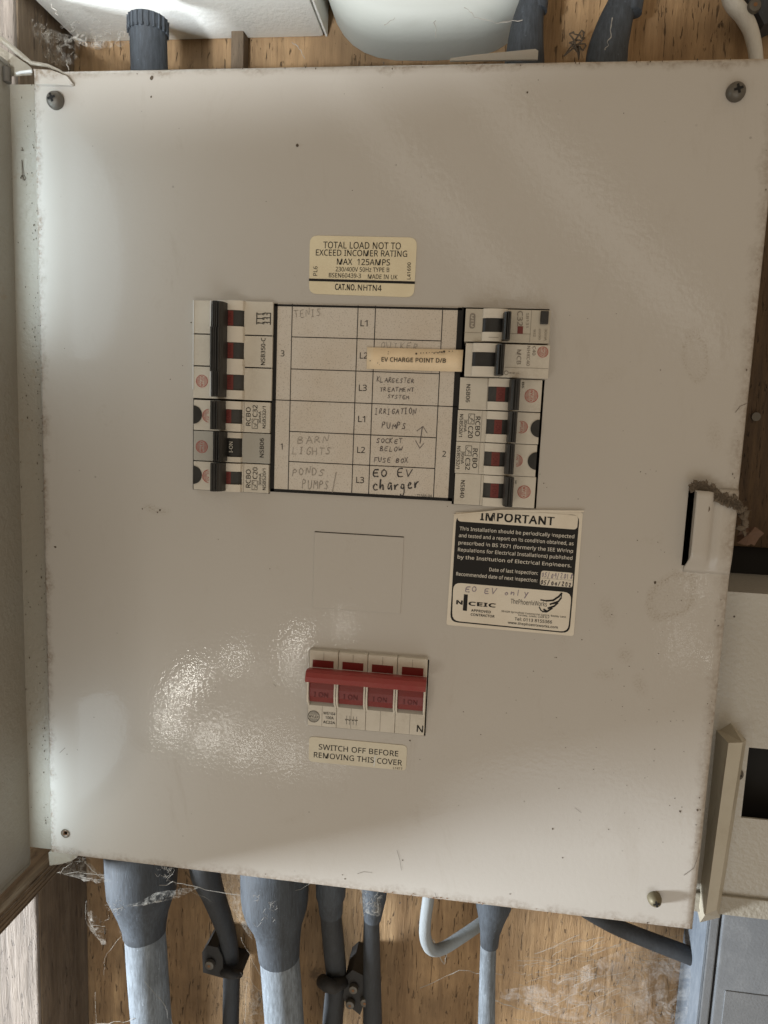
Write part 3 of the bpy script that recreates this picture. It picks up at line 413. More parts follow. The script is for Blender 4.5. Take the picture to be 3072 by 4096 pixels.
# knockout blank, pressed lines
KQ = Q(zone(1200, 2080, 3.318), ((193, 158), (1380, 232), (1335, 1235), (170, 1165)), 0)
k0 = (sum(p[0] for p in (KQ[0], KQ[3])) / 2, sum(p[0] for p in (KQ[1], KQ[2])) / 2, sum(p[1] for p in (KQ[2], KQ[3])) / 2, sum(p[1] for p in (KQ[0], KQ[1])) / 2)
m = MB(); m.box(k0[0], k0[1], -.0005, .0002, k0[2], k0[3], .0003); tag(m.obj('blanking_square', 'cover', cov), 'painted over square knockout blank')
m = MB(); m.box(k0[0], k0[1], -.00025, .0002, k0[3] + .00002, k0[3] + .00045); m.obj('gap_line', 'gap', cov)
# finger pull louvre
lv = MB(); NX, NZ = 18, 22; a0 = px(2768, 2000).x; zt = px(2800, 1950).z; zb = px(2800, 2290).z
vs = []
for i in range(NX + 1):
    for j in range(NZ + 1):
        s_, q = i / NX, j / NZ; z = zt + (zb - zt) * q
        edge = min(1, q / .04) * (lambda e_: e_ * e_ * (3 - 2 * e_))(min(1, (1 - q) / .24))
        h = .0062 * (1 - s_) ** .35 * (1 if s_ < .3 else 1 - .85 * (s_ - .3) / .7) - .0026 * math.exp(-((s_ - .50) / .10) ** 2) + .0010
        slotx = a0 + (W2 - .001 - a0) * s_ - (1 - s_) * .0012 * (1 - edge)
        vs.append((slotx, -(h * edge + .00005), z))
lv.add(vs, [(i * (NZ + 1) + j, i * (NZ + 1) + j + 1, (i + 1) * (NZ + 1) + j + 1, (i + 1) * (NZ + 1) + j) for i in range(NX) for j in range(NZ)])
lv = lv.obj('finger_pull', 'cover', cov, True); tag(lv, 'pressed out finger pull beside the dark slot')
lm = lv.modifiers.new('thick', 'SOLIDIFY'); lm.thickness = .0008; lm.offset = 0
m = MB()
for q in range(26):
    x, y = 2840 + random.gauss(0, 13), 2032 + random.gauss(0, 18); c = px(x, y, -.0055)
m = MB(); c = px(2822, 2035, -.0062); m.tube([c + Vector((0, -.0006, 0)), c + Vector((0, .004, 0))], .0022, 14); m.obj('pull_nib', 'dust', cov, True, 40)
# specks and rust
m = MB()
for x, y, r_ in ((1190, 582, 1.0), (1300, 1238, .4), (2190, 2190, .8), (605, 388, .8), (608, 312, 1.3), (1535, 252, .9), (222, 2188, .9), (765, 1290, .5), (2110, 370, .6), (1410, 762, .3), (2620, 2330, .9), (1640, 2962, .6),
                 (1600, 3610, .7), (1610, 3440, .5), (2040, 3575, .5), (680, 3470, .6), (1380, 3515, .5), (2250, 3430, .5), (2720, 3245, .7), (2590, 3690, .6), (2790, 3240, .8), (2210, 3315, .6), (640, 2040, .9), (570, 2035, .5), (630, 2050, .5)):
    c = px(x, y); m.sheet([(c.x + .0011 * r_ * random.uniform(.5, 1) * math.cos(k), c.z + .0011 * r_ * random.uniform(.5, 1.1) * math.sin(k)) for k in [i * .9 for i in range(7)]], -.0002)
for k in range(210):
    x, y = random.uniform(150, 2950), random.uniform(300, 3560)
    if random.random() < .6: x, y = random.gauss(2500, 260), random.gauss(2700, 520)
    if x > 2740 or y > 3500: continue
    c = px(x, y); r_ = random.uniform(.00010, .00034); q = random.uniform(0, 3); m.sheet([(c.x + r_ * random.uniform(.6, 1.5) * math.cos(q + i * 1.256), c.z + r_ * math.sin(q + i * 1.256)) for i in range(5)], -.00016 - k * 1e-7)
for k in range(120):    # dirt gathered along the edges
    e = random.random(); y = random.uniform(300, 3400)
    if e < .55: x = 132 + (y - 300) * .0195 + abs(random.gauss(0, 5))
    elif e < .8: x = 3130 - (y - 300) * .1054 - abs(random.gauss(0, 12)) - 18; 
    else: x = random.uniform(250, 3000); y = 276 - (x - 130) * .019 + abs(random.gauss(0, 9)) + 12
    c = px(x, y); r_ = random.uniform(.0001, .0005); m.sheet([(c.x + r_ * random.uniform(.5, 1.0) * math.cos(i * 1.256), c.z + r_ * random.uniform(.6, 2) * math.sin(i * 1.256)) for i in range(5)], -.00021 - k * 1e-7)
o = m.obj('dirt_specks', 'speck', cov); o['kind'] = 'stuff'
m = MB()
for k in range(46):
    x = random.choice((random.gauss(1650, 40), random.gauss(1760, 30), random.gauss(1900, 40), random.uniform(400, 2700))); y = 3446 + (x - 434) * .12 - abs(random.gauss(0, 5)) - 8
    c = px(x, y); r_ = random.uniform(.00015, .0005); m.sheet([(c.x + r_ * random.uniform(.6, 1.7) * math.cos(i * 1.256), c.z + r_ * .7 * math.sin(i * 1.256)) for i in range(5)], -.0002 - k * 1e-7)
o = m.obj('rust_specks', 'rust', cov); o['kind'] = 'stuff'
# fine hairs and scratches on the paint
m = MB()
for pts in (((2940, 1650), (2960, 1625), (2990, 1612), (3003, 1600)), ((1588, 3400), (1600, 3440), (1606, 3480)), ((1430, 3494), (1455, 3486), (1490, 3490)), ((2735, 3500), (2775, 3470), (2790, 3430), (2800, 3400)), ((2300, 3230), (2325, 3250)),
            ((240, 3010), (262, 2990)), ((1925, 1350), (1935, 1355)), ((1095, 2735), (1105, 2745)), ((1740, 3570), (1750, 3600), (1745, 3630))):
    m.stroke([(px(*p).x, px(*p).z) for p in pts], .00022, -.0003)
o = m.obj('hair_marks', 'speck', cov); o['kind'] = 'stuff'

def screw(x, y, rpx, Y, mat, parent, label, sz=.0035, cross=True):
    c = px(x, y, Y); k = (px(x + 100, y, Y) - c).length / 100; r_ = rpx * k; m = MB()
    prof = [(1.0, 0), (1.0, .25), (.93, .5), (.78, .75), (.5, .93), (.25, 1.0)]
    m.tube([c + Vector((0, sz * (1 - b), 0)) for a, b in prof], [r_ * a for a, b in prof], 24); o = tag(m.obj('screw', mat, parent, True, 35), label)
    m = MB()
    for q in (.3, .3 + math.pi / 2):
        d = Vector((math.cos(q), math.sin(q))) * r_ * .48; m.line((c.x - d.x, c.z - d.y), (c.x + d.x, c.z + d.y), r_ * .26, c.y - .00025)
    m.obj('screw_slot', 'gap', o); m = MB(); m.disc((c.x, c.z), r_ * .22, c.y - .00035, 12); m.obj('screw_slot', 'gap', o)
screw(205, 389, 33, -.0052, 'steel', cov, 'dull grey screw at the top left corner', .005)
screw(2955, 353, 40, -.0050, 'steel', cov, 'dull brown screw at the top right corner', .005)
screw(2626, 3617, 29, -.0062, 'brass', cov, 'tarnished brass screw at the bottom right corner', .006)
m = MB(); c = px(266, 3332)
m.ring((hole.x, hole.z), .0021, .0031, -.0003, 20); m.obj('rust_ring', 'dust', cov)
m = MB(); m.ring((hole.x, hole.z), .0012, .0022, .0003, 16); m.obj('hole_edge', 'rust', cov)

# ------------------------------------------------------------------ breakers
BF = -.0030        # breaker front
def logo(c, r_, Y, mat, par, side=None, vert=False, cut=None):
    m = MB(); m.ring(c, r_ * .93, r_, Y, 28)
    n = 11
    for k in range(1, n):
        x = -r_ + 2 * r_ * k / n; hh = math.sqrt(max(0, r_ * r_ - x * x)) * .93; band = r_ * .30
        for (a, b) in ((-hh, -band), (band, hh)):
            if b > a:
                if vert: m.line((c[0] + x, c[1] + a), (c[0] + x, c[1] + b), r_ * .06, Y - 1e-5)
                else: m.line((c[0] + a, c[1] + x), (c[0] + b, c[1] + x), r_ * .06, Y - 1e-5)
    me = text_mesh("WYLEX", .012); xs_ = [v.co.x for v in me.vertices]; x0, x1 = min(xs_), max(xs_); sx = 1.7 * r_ / (x1 - x0); sy = .42 * r_ / capH(.012)
    rot = {'L': math.pi / 2, 'R': -math.pi / 2, None: 0}[side]; ca, sa = math.cos(rot), math.sin(rot)
    def fn(co):
        a, b = (co.x - (x0 + x1) / 2) * sx, co.y * sy - .21 * r_; return (c[0] + a * ca - b * sa, Y - 2e-5, c[1] + a * sa + b * ca)
    m.merge_mesh(me, fn)
    if cut:   # drop what lies under the toggle bar
        lo, hi = cut; keep = [f for f in m.f if all(lo <= m.v[i].x <= hi for i in f)]; m.f = keep
    return m.obj('emblem', mat, par)
def rcd_symbol(m, x0, x1, z0, z1, Y, side):
    w = .00022
    for a, b in (((x0, z0), (x1, z0)), ((x1, z0), (x1, z1)), ((x1, z1), (x0, z1)), ((x0, z1), (x0, z0))): m.line(a, b, w, Y)
    for ph in (0, 1):
        pts = []
        for i in range(13):
            t_ = i / 12; zz = z0 + (z1 - z0) * (.12 + .76 * t_); xx = (x0 + x1) / 2 + (x1 - x0) * .24 * math.sin(t_ * 2 * math.pi) + (.12 if ph else -.12) * (x1 - x0)
            pts.append((xx, zz))
        m.stroke(pts if ph == 0 else pts[2:8], w, Y - 2e-5)
def breaker(z, name, label, TL, BR, lever, win, flagx, side, texts, lg=None, semi=None, seam=None, mat='cream', group='circuit breakers in the board', sym=None, win_mat='darkgrey', logo_cut=None, dz=0.0, bar=True, flag=True, tick=None, extra=None, onoff=None, front=None, hump=True):
    Fy = (BF if front is None else front) + dz
    x0, x1, z0, z1 = R(z, TL, BR, Fy); gap = .00012
    b = thing(name, ((x0 + x1) / 2, Fy + .01, z0), label, 'circuit breaker', group)
    m = MB(); m.box(x0, x1, Fy, .018, z0 + gap, z1 - gap, .00035); m.obj('case', mat, b)
    wx0, wx1, wz0, wz1 = R(z, win[0], win[1], Fy - .003)
    if hump:   # raised nose either side of the toggle
        hx0, hx1 = (wx0 - .0012, wx1 + .0004) if side == 'L' else (wx0 - .0004, wx1 + .0012)
        n = 8; prof = []
        for i in range(n + 1): q = math.pi * i / n; prof.append(((hx0 + hx1) / 2 - (hx1 - hx0) / 2 * math.cos(q), Fy - .0002 - .0032 * math.sin(q) ** .55))
        prof = [(hx0, Fy + .001)] + prof + [(hx1, Fy + .001)]
        m = MB(); m.extr_z(prof, z0 + gap * 2, wz0); m.extr_z(prof, wz1, z1 - gap * 2); m.obj('toggle_surround', 'cream_warm' if mat != 'grey' else 'cream', b, True, 35)
    # rocker
    n = 8; rx0, rx1 = wx0, wx1; prof = []
    for i in range(n + 1): q = math.pi * i / n; prof.append(((rx0 + rx1) / 2 - (rx1 - rx0) / 2 * math.cos(q), Fy - .0004 - .0022 * math.sin(q)))
    prof = [(rx0, Fy + .002)] + prof + [(rx1, Fy + .002)]
    m = MB(); m.extr_z(prof, wz0 + .0001, wz1 - .0001); rk = m.obj('rocker', win_mat, b, True, 35)
    m = MB(); m.box(wx0 - .0001, wx1 + .0001, Fy - .0003, Fy + .001, wz0 - .00005, wz1 + .00005); m.obj('recess', 'gap', b)
    if flag:
        fx0, fx1, _, _ = R(z, (flagx[0], win[0][1]), (flagx[1], win[1][1]), Fy - .003)
        def ry(x): q = ((rx0 + rx1) / 2 - x) / ((rx1 - rx0) / 2); return Fy - .0004 - .0022 * math.sqrt(max(0, 1 - q * q)) - .00012
        xs_ = [fx0 + (fx1 - fx0) * i / 5 for i in range(6)]; m = MB(); vs = [(x, ry(x), zz) for x in xs_ for zz in (wz0 + .0001, wz1 - .0001)]
        m.add(vs, [(2 * i, 2 * i + 2, 2 * i + 3, 2 * i + 1) for i in range(5)]); fl = m.obj('red_flag', 'redflag', b, True)
        mt = MB(); cx = (fx0 + fx1) / 2; mid = (wz0 + wz1) / 2; hh = (wz1 - wz0) * .32; me_ = text_mesh("I-ON", .0); xs2 = [v.co.x for v in me_.vertices]; xa, xb = min(xs2), max(xs2); sg = 1 if side == 'L' else -1
        def fn(co): a, bb = ((co.x - xa) / (xb - xa) * 2 - 1) * hh, (co.y / capH(0) - .5) * (fx1 - fx0) * .55; x = cx - bb * sg; return (x, ry(x) - .00008, mid + a * sg)
        mt.merge_mesh(me_, fn); mt.obj('lettering', 'engrave', b)
    if bar:
        lx0, lx1, lz0, lz1 = R(z, lever[0], lever[1], Fy - .011); w = lx1 - lx0
        if side == 'L': prof = [(lx0, Fy - .0095), (lx0 + w * .12, Fy - .0115), (lx0 + w * .45, Fy - .0120), (lx1 - w * .1, Fy - .0100), (lx1, Fy - .0085), (lx1 + w * .1, Fy - .002), (lx0 + w * .3, Fy - .002), (lx0 + w * .1, Fy - .005)]
        else: prof = [(lx1, Fy - .0095), (lx1 - w * .12, Fy - .0115), (lx1 - w * .45, Fy - .0120), (lx0 + w * .1, Fy - .0100), (lx0, Fy - .0085), (lx0 - w * .1, Fy - .002), (lx1 - w * .3, Fy - .002), (lx1 - w * .1, Fy - .005)]
        m = MB(); m.extr_z(prof, lz0 + .0001, lz1 - .0001); m.obj('toggle_bar', lever[2] if len(lever) > 2 else 'darkgrey', b)
        m = MB()
        for t_ in (.30, .55, .75):
            x = lx0 + w * t_; m.box(x, x + .00025, Fy - .0126, Fy - .0098, lz0 + .0004, lz1 - .0004)
        m.obj('grip_ridges', 'darkgrey', b)
    if seam:
        sx_, _, _, _ = R(z, (seam, TL[1]), (seam + 1, BR[1]), Fy); m = MB(); m.box(sx_, sx_ + .0002, Fy - .00015, Fy + .0002, z0 + .0003, z1 - .0003); m.obj('seam', 'inkgrey', b)
    Yp = Fy - .00025
    if texts or sym:
        m = MB()
        for (s_, p0, p1, cap, bd) in texts: text(m, s_, z, p0, p1, cap, Yp, bd)
        if sym: rcd_symbol(m, *R(z, sym[0], sym[1], Yp), Yp, side)
        if tick: a_, _, c_, _ = R(z, tick[0], tick[1], Yp); bq = px(*z(*tick[1]), Yp); m.line((px(*z(*tick[0]), Yp).x, bq.z), (bq.x, bq.z), .0002, Yp)
        m.obj('lettering', 'inkblack', b)
    if lg:
        q = px(*z(*lg[:2]), Yp); k = (px(*z(lg[0] + 100, lg[1]), Yp) - q).length / 100; logo((q.x, q.z), lg[2] * k, Yp, 'inkred', b, side, cut=None if not logo_cut else ((-9, px(*z(logo_cut, lg[1]), Yp).x) if side == 'L' else (px(*z(logo_cut, lg[1]), Yp).x, 9)))
    if semi:
        q = px(*z(*semi[:2]), Yp); k = (px(*z(semi[0] + 100, semi[1]), Yp) - q).length / 100; m = MB(); cx = x0 if side == 'L' else x1
        a0, a1 = (-math.pi / 2, math.pi / 2) if side == 'L' else (math.pi / 2, 3 * math.pi / 2)
        poly = [(cx + semi[2] * k * .97 * math.cos(a0 + (a1 - a0) * i / 20), q.z + semi[2] * k * math.sin(a0 + (a1 - a0) * i / 20)) for i in range(21)]
        m.prism(poly, Fy - .0005, Fy + .001); tag(m.obj('test_button', 'black', b), 'black half round test button')
    return b, Fy, (x0, x1, z0, z1)
GL = 'breakers left of the circuit chart'; GR = 'breakers right of the circuit chart'
# three-pole unit: built as one thing from three poles
Fy = BF; x0, x1, zA, zB = R(Z3, (193, 130), (1003, 1182), Fy)
tp = thing('three_pole_breaker', ((x0 + x1) / 2, Fy + .01, zA), 'tall cream three pole breaker with one long dark bar, top left bank', 'circuit breaker', GL)
rows = ((130, 518), (468, 855), (800, 1182)); wins = (((440, 230), (700, 405)), ((440, 565), (697, 745)), ((440, 900), (697, 1073)))
for (ya, yb), wn in zip(rows, wins):
    a0, a1, c0, c1 = R(Z3, (193, ya), (1008, yb), Fy); a0, a1 = x0, x1
    m = MB(); m.box(a0, a1, Fy, .018, c0 + .00012, c1 - .00012, .0003); m.obj('pole_case', 'cream', tp)
    wx0, wx1, wz0, wz1 = R(Z3, wn[0], wn[1], Fy - .003); n = 8; hx0, hx1 = wx0 - .001, wx1 + .0006
    prof = [(hx0, Fy + .001)] + [((hx0 + hx1) / 2 - (hx1 - hx0) / 2 * math.cos(math.pi * i / n), Fy - .0002 - .0032 * math.sin(math.pi * i / n) ** .55) for i in range(n + 1)] + [(hx1, Fy + .001)]
    m = MB(); m.extr_z(prof, c0 + .0002, wz0); m.extr_z(prof, wz1, c1 - .0002); m.obj('toggle_surround', 'cream_warm', tp, True, 35)
    prof = [(wx0, Fy + .002)] + [((wx0 + wx1) / 2 - (wx1 - wx0) / 2 * math.cos(math.pi * i / n), Fy - .0004 - .0022 * math.sin(math.pi * i / n)) for i in range(n + 1)] + [(wx1, Fy + .002)]
    m = MB(); m.extr_z(prof, wz0 + .0001, wz1 - .0001); m.obj('rocker', 'darkgrey', tp, True, 35)
    m = MB(); m.box(wx0 - .0001, wx1 + .0001, Fy - .0003, Fy + .001, wz0, wz1); m.obj('recess', 'gap', tp)
    fx0, fx1, _, _ = R(Z3, (520, wn[0][1]), (603, wn[1][1]), Fy - .003); m = MB(); m.box(fx0, fx1, Fy - .00275, Fy - .001, wz0 + .0002, wz1 - .0002); m.obj('red_flag', 'redflag', tp)
    m = MB(); text(m, "I-ON", Z3, (585, wn[1][1] - 35), (585, wn[0][1] + 35), 36, Fy - .0029); m.obj('lettering', 'engrave', tp)
for (a, b_, ex) in (((378, 137), (486, 420), 0), ((355, 405), (480, 872), 1), ((372, 868), (478, 1137), 0)):
    lx0, lx1, lz0, lz1 = R(Z3, a, b_, Fy - .011); w = lx1 - lx0
    prof = [(lx0, Fy - .0095), (lx0 + w * .15, Fy - .0115), (lx0 + w * .5, Fy - .0120), (lx1 - w * .1, Fy - .0100), (lx1, Fy - .0085), (lx1 + w * .12, Fy - .002), (lx0 + w * .3, Fy - .002)]
    m = MB(); m.extr_z(prof, lz0, lz1)
    for t_ in (.25, .42, .6, .8): m.box(lx0 + w * t_, lx0 + w * t_ + .0003, Fy - .0127, Fy - .0098, lz0 + .0003, lz1 - .0003)
    m.obj('toggle_bar', 'darkgrey', tp)
m = MB()
for a, b_ in (((364, 135), (374, 408)), ((362, 872), (372, 1135))): q = R(Z3, a, b_, Fy - .009); m.box(q[0], q[1], Fy - .009, Fy - .002, q[2], q[3])
q = R(Z3, (189, 132), (199, 1060), Fy); m.box(q[0], q[0] + .0006, Fy - .0004, Fy + .003, q[2], q[3]); m.obj('bright_rail', 'rail', tp)
m = MB(); Yp = Fy - .00025; text(m, "NSB350-C", Z3, (935, 808), (940, 525), 44, Yp, .01)
q = R(Z3, (852, 260), (992, 388), Yp); w_, h_ = q[1] - q[0], q[3] - q[2]
for x in (q[0], q[1]): m.line((x, q[2]), (x, q[3]), .0005, Yp)
for k in range(3):
    zz = q[2] + h_ * (.12 + .38 * k); m.line((q[0], zz), (q[0] + w_ * .45, zz), .0004, Yp); m.line((q[0] + w_ * .58, zz + h_ * .08), (q[1], zz + h_ * .08), .0004, Yp); m.ring((q[0] + w_ * .48, zz), .0004, .0007, Yp - 1e-5, 10); m.line((q[0] + w_ * .48, zz), (q[0] + w_ * .62, zz + h_ * .13), .0004, Yp - 2e-5)
    text(m, str(2 * k + 1), Z3, (872 + 8, 375 - 45 * k), (872 + 8, 362 - 45 * k), 18, Yp - 3e-5); text(m, str(2 * k + 2), Z3, (965, 378 - 45 * k), (965, 364 - 45 * k), 18, Yp - 3e-5)
m.obj('lettering', 'inkblack', tp)
q = px(*Z3(280, 975), Yp); logo((q.x, q.z), .0036, Yp, 'inkred', tp, 'L')

def rcbo_texts_L(dy, amp, code): return [("RCBO", (785, 1440 + dy), (787, 1248 + dy), 48, .004), (amp, (856, 1350 + dy), (857, 1225 + dy), 48, .004), ("30mA", (895, 1417 + dy), (896, 1290 + dy), 28, .004), (code, (944, 1466 + dy), (945, 1238 + dy), 34, .004)]
breaker(Z3, 'earth_leakage_breaker', 'left bank breaker printed C32 with half round button', (195, 1165), (985, 1518), ((357, 1174), (470, 1483)), ((450, 1262), (680, 1420)), (515, 583), 'L',
        rcbo_texts_L(0, "C32", "NSBS32/1"), (350, 1335, 66), (193, 1322, 90), 720, group=GL, sym=((802, 1370), (858, 1468)), logo_cut=354, tick=((680, 1347), (714, 1349)))
breaker(Z3, 'circuit_breaker', 'grey left bank breaker with black I-ON window printed NSB06', (193, 1487), (985, 1838), ((387, 1497), (488, 1812), 'black'), ((480, 1562), (678, 1768)), None, 'L',
        [("NSB06", (922, 1770), (925, 1570), 42, .006)], (278, 1658, 62), None, 678, mat='grey', group=GL, win_mat='black', flag=False)
i_on = bpy.data.objects['circuit_breaker']; m = MB(); text(m, "I-ON", Z3, (600, 1718), (600, 1606), 38, BF - .0031, .004); m.obj('lettering', 'inkwhite', i_on)
breaker(Z3, 'earth_leakage_breaker', 'bottom breaker of the left bank, printed C20 with half round button', (193, 1805), (970, 2145), ((358, 1822), (471, 2128)), ((450, 1908), (675, 2055)), (512, 578), 'L',
        [("RCBO", (785, 2085), (787, 1896), 48, .004), ("C20", (856, 1995), (857, 1874), 48, .004), ("30mA", (897, 2062), (898, 1936), 28, .004), ("NSBS20/1", (944, 2108), (945, 1887), 34, .004)], (350, 1965, 66), (190, 1950, 90), 716, group=GL, sym=((802, 2010), (855, 2108)), logo_cut=354)
# black strip between three-pole unit and the breaker below
# right bank
b, Fy, rr = breaker(Z5, 'earth_leakage_breaker', 'aged breaker at the top of the right bank with red square and small black button', (412, 83), (1245, 440), ((797, 112), (855, 400), 'black'), ((585, 178), (800, 325)), None, 'R',
        [], None, None, 1072, mat='old', group=GR, win_mat='black', flag=False, front=-.0075)
Yp = Fy - .00025; m = MB(); text(m, "C32", Z5, (930, 112), (928, 262), 55, Yp, .012); m.obj('rating_print', 'inkgrey', b)
m = MB(); q = R(Z5, (932, 264), (982, 340), Yp); m.box(q[0], q[1], Yp - .0001, Yp + .0002, q[2], q[3]); m.obj('red_square', 'redflag', b)
m = MB(); q = R(Z5, (1165, 112), (1236, 243), Fy - .001); m.box(q[0], q[1], Fy - .0022, Fy + .001, q[2], q[3], .0003); tag(m.obj('test_button', 'black', b), 'small black test button')
m = MB(); q = R(Z5, (452, 132), (500, 288), Yp); cx = (q[0] + q[1]) / 2; w_ = (q[1] - q[0])
m.sheet(rrect([(q[0], q[2]), (q[1], q[2]), (q[1], q[3]), (q[0], q[3])], w_ * .5), Yp); m.obj('pill_mark', 'inkgrey', b)
m = MB(); text(m, "MEM", Z5, (462, 150), (462, 272), 28, Yp - .00004, .02); m.obj('pill_lettering', 'old', b)
m = MB(); text(m, "SB131", Z5, (1018, 130), (1016, 275), 26, Yp); text(m, "30mA", Z5, (1205, 290), (1200, 410), 24, Yp); text(m, "B32", Z5, (1092, 300), (1090, 370), 22, Yp); text(m, "6000", Z5, (1145, 290), (1143, 400), 18, Yp); m.obj('faded_lettering', 'inkgrey', b)
m = MB(); q = px(*Z5(640, 375), Fy - .0034); q2 = px(*Z5(740, 378), Fy - .0034); m.line((q.x, q.z), (q2.x, q.z), .0002, Fy - .0036); m.obj('arrow_mark', 'inkgrey', b)
m = MB(); q = px(*Z5(500, 328), Yp); q0, q1 = R(Z5, (392, 300), (1060, 380), Yp)[:2]; m.line((q0, q.z), (q1, q.z), .0002, Yp); m.obj('case_joint', 'inkgrey', b)
b, Fy, rr = breaker(Z5, 'circuit_breaker', 'cream breaker printed MCB C40 with wide black toggle, right bank', (412, 430), (1237, 795), ((722, 440), (790, 757), 'black'), ((480, 520), (740, 672)), None, 'R',
        [], (1185, 523, 55), None, None, mat='cream', group=GR, win_mat='black', flag=False, front=-.0075)
Yp = Fy - .00025; m = MB(); text(m, "MCB", Z5, (925, 500), (922, 648), 44, Yp, .01); text(m, "C40", Z5, (1083, 465), (1080, 556), 32, Yp, .01); text(m, "NHXC40", Z5, (1028, 463), (1020, 662), 32, Yp, .01)
q = px(*Z5(817, 732), Yp); m.ring((q.x, q.z), .0009, .0012, Yp, 14); q1 = px(*Z5(845, 732), Yp); q2 = px(*Z5(905, 732), Yp); m.line((q1.x, q.z), (q2.x, q.z), .0002, Yp)
for s_ in (1, -1):
    e = q1 if s_ > 0 else q2; m.sheet([(e.x, q.z), (e.x + s_ * .0008, q.z + .0005), (e.x + s_ * .0008, q.z - .0005)], Yp - 2e-5)
q1 = px(*Z5(915, 732), Yp); q2 = px(*Z5(945, 732), Yp); m.line((q1.x, q.z), (q2.x, q.z), .0002, Yp)
m.obj('lettering', 'inkgrey', b)
m = MB(); q = R(Z5, (800, 688), (1240, 690), Yp); m.line((q[0], q[3]), (q[1], q[3]), .00018, Yp); m.obj('case_joint', 'inkgrey', b)
breaker(Z5, 'circuit_breaker', 'right bank breaker printed NSB06 below the MCB', (355, 775), (1160, 1130), ((866, 790), (945, 1110)), ((640, 868), (850, 1028)), (722, 800), 'R', [("NSB06", (418, 848), (410, 1028), 40, .006), ("B6", (976, 828), (974, 886), 22, .004)], (1070, 963, 68), None, 634, group=GR)
def rt(dx, dy, amp, code): return [("RCBO", (510 + dx, 1172 + dy), (503 + dx, 1368 + dy), 48, .004), (amp, (436 + dx, 1268 + dy), (433 + dx, 1388 + dy), 46, .004), ("30mA", (396 + dx, 1200 + dy), (388 + dx, 1325 + dy), 30, .004), (code, (352 + dx, 1148 + dy), (340 + dx, 1375 + dy), 34, .004)]
breaker(Z5, 'earth_leakage_breaker', 'right bank breaker printed C20, directly under the right bank NSB06', (332, 1102), (1137, 1455), ((850, 1117), (915, 1437)), ((622, 1197), (830, 1355)), (700, 768), 'R', rt(0, 0, "C20", "NSBS20/1"), (972, 1278, 62), (1150, 1293, 90), 575, group=GR, sym=((440, 1145), (494, 1248)), logo_cut=944)
breaker(Z5, 'earth_leakage_breaker', 'right bank breaker printed C32 with half round button', (315, 1420), (1108, 1780), ((824, 1447), (890, 1757)), ((600, 1522), (805, 1678)), (672, 745), 'R', rt(-28, 321, "C32", "NSBS32/1"), (920, 1615, 62), (1125, 1620, 90), 552, group=GR, sym=((411, 1465), (465, 1567)), logo_cut=916)
breaker(Z5, 'circuit_breaker', 'bottom breaker of the right bank, printed NSB40', (305, 1740), (1097, 2097), ((808, 1780), (880, 2085)), ((590, 1838), (795, 1998)), (662, 735), 'R', [("NSB40", (362, 1812), (352, 1988), 40, .006), ("B40", (905, 1815), (903, 1850), 18, .004)], (996, 1930, 66), None, 565, group=GR)

# ------------------------------------------------------------------ main switch
Fs = -.0035
ms = thing('main_switch', (px(*ZS(800, 560)).x, .0, px(*ZS(800, 980)).z), 'four pole isolator with long red handle bar below the blank square', 'main switch')
X0, X1, zz0, zz1 = R(ZS, (228, 132), (1395, 1005), Fs); zz1 = px(*ZS(830, 176), Fs).z; zz0 = px(*ZS(800, 950), Fs).z; X0 = px(*ZS(212, 560), Fs).x; X1 = px(*ZS(1412, 640), Fs).x
PW = (X1 - X0) / 4
def zrow(y_at_mid, Y=Fs): return px(*ZS(815, y_at_mid), Y).z
for k in range(4):
    a, b_ = X0 + k * PW, X0 + (k + 1) * PW
    # cross section in (y,z): flat foot, slope, cheeks, top
    zl = zrow(735); zt_ = zrow(395)
    m = MB(); m.box(a + .0001, b_ - .0001, Fs, .018, zz0, zl, .0003); m.box(a + .0001, b_ - .0001, Fs, .018, zt_, zz1, .0006)
    m.box(a + .0001, b_ - .0001, Fs + .003, .017, zl - .001, zt_ + .001); m.obj('pole_case', 'cream', ms)
    m = MB()
    for (c0, c1) in ((a + .0002, a + .0012), (b_ - .0012, b_ - .0002)):
        prof = [(Fs + .002, zl - .0005), (Fs - .0008, zl - .0004), (Fs - .0045, zl + .0035), (Fs - .0055, zl + .008), (Fs - .0050, zt_ - .003), (Fs - .001, zt_ + .0005), (Fs + .002, zt_ + .0005)]
        m.extr_x([(y, z) for y, z in prof], c0, c1)
    m.obj('cheek', 'cream_warm', ms)
    m = MB(); m.extr_x([(Fs + .002, zl), (Fs - .0006, zl), (Fs + .0012, zrow(690)), (Fs + .002, zrow(690))], a + .0013, b_ - .0013); m.obj('foot_slope', 'grey', ms)
    m = MB(); m.extr_x([(Fs + .002, zrow(690)), (Fs - .0016, zrow(690)), (Fs - .0030, zrow(630)), (Fs - .0035, zrow(545)), (Fs - .0030, zrow(470)), (Fs + .002, zrow(400))], a + .0014, b_ - .0014); rk = m.obj('rocker', 'rockred', ms)
    m = MB(); xa = (270, 570, 870, 1180)[k]; sl = .082
    text(m, "I ON", ZS, (xa, 606 + (xa - 270) * sl), (xa + 142, 606 + (xa - 270) * sl + 142 * sl), 48, Fs - .0037); m.obj('lettering', 'engrave', rk)
    q = R(ZS, ((258, 225), (562, 247), (863, 273), (1170, 297))[k], ((470, 317), (772, 342), (1077, 370), (1385, 397))[k], Fs)
    m = MB(); m.box(q[0], q[1], Fs - .00015, Fs + .001, q[2], q[3]); m.obj('indicator_window', 'darkred', ms)
    m = MB(); xm = (a + b_) / 2
    m.box(xm - .0001, xm + .0001, Fs - .0001, Fs + .001, zz0 + .0003, zl - .0003)
    for (za, zb) in ((zt_ + .0004, q[2]), (q[3], zz1 - .0008)):
        if zb > za: m.box(xm - .0001, xm + .0001, Fs - .0001, Fs + .001, za, zb)
    m.obj('case_seam', 'inkgrey', ms)
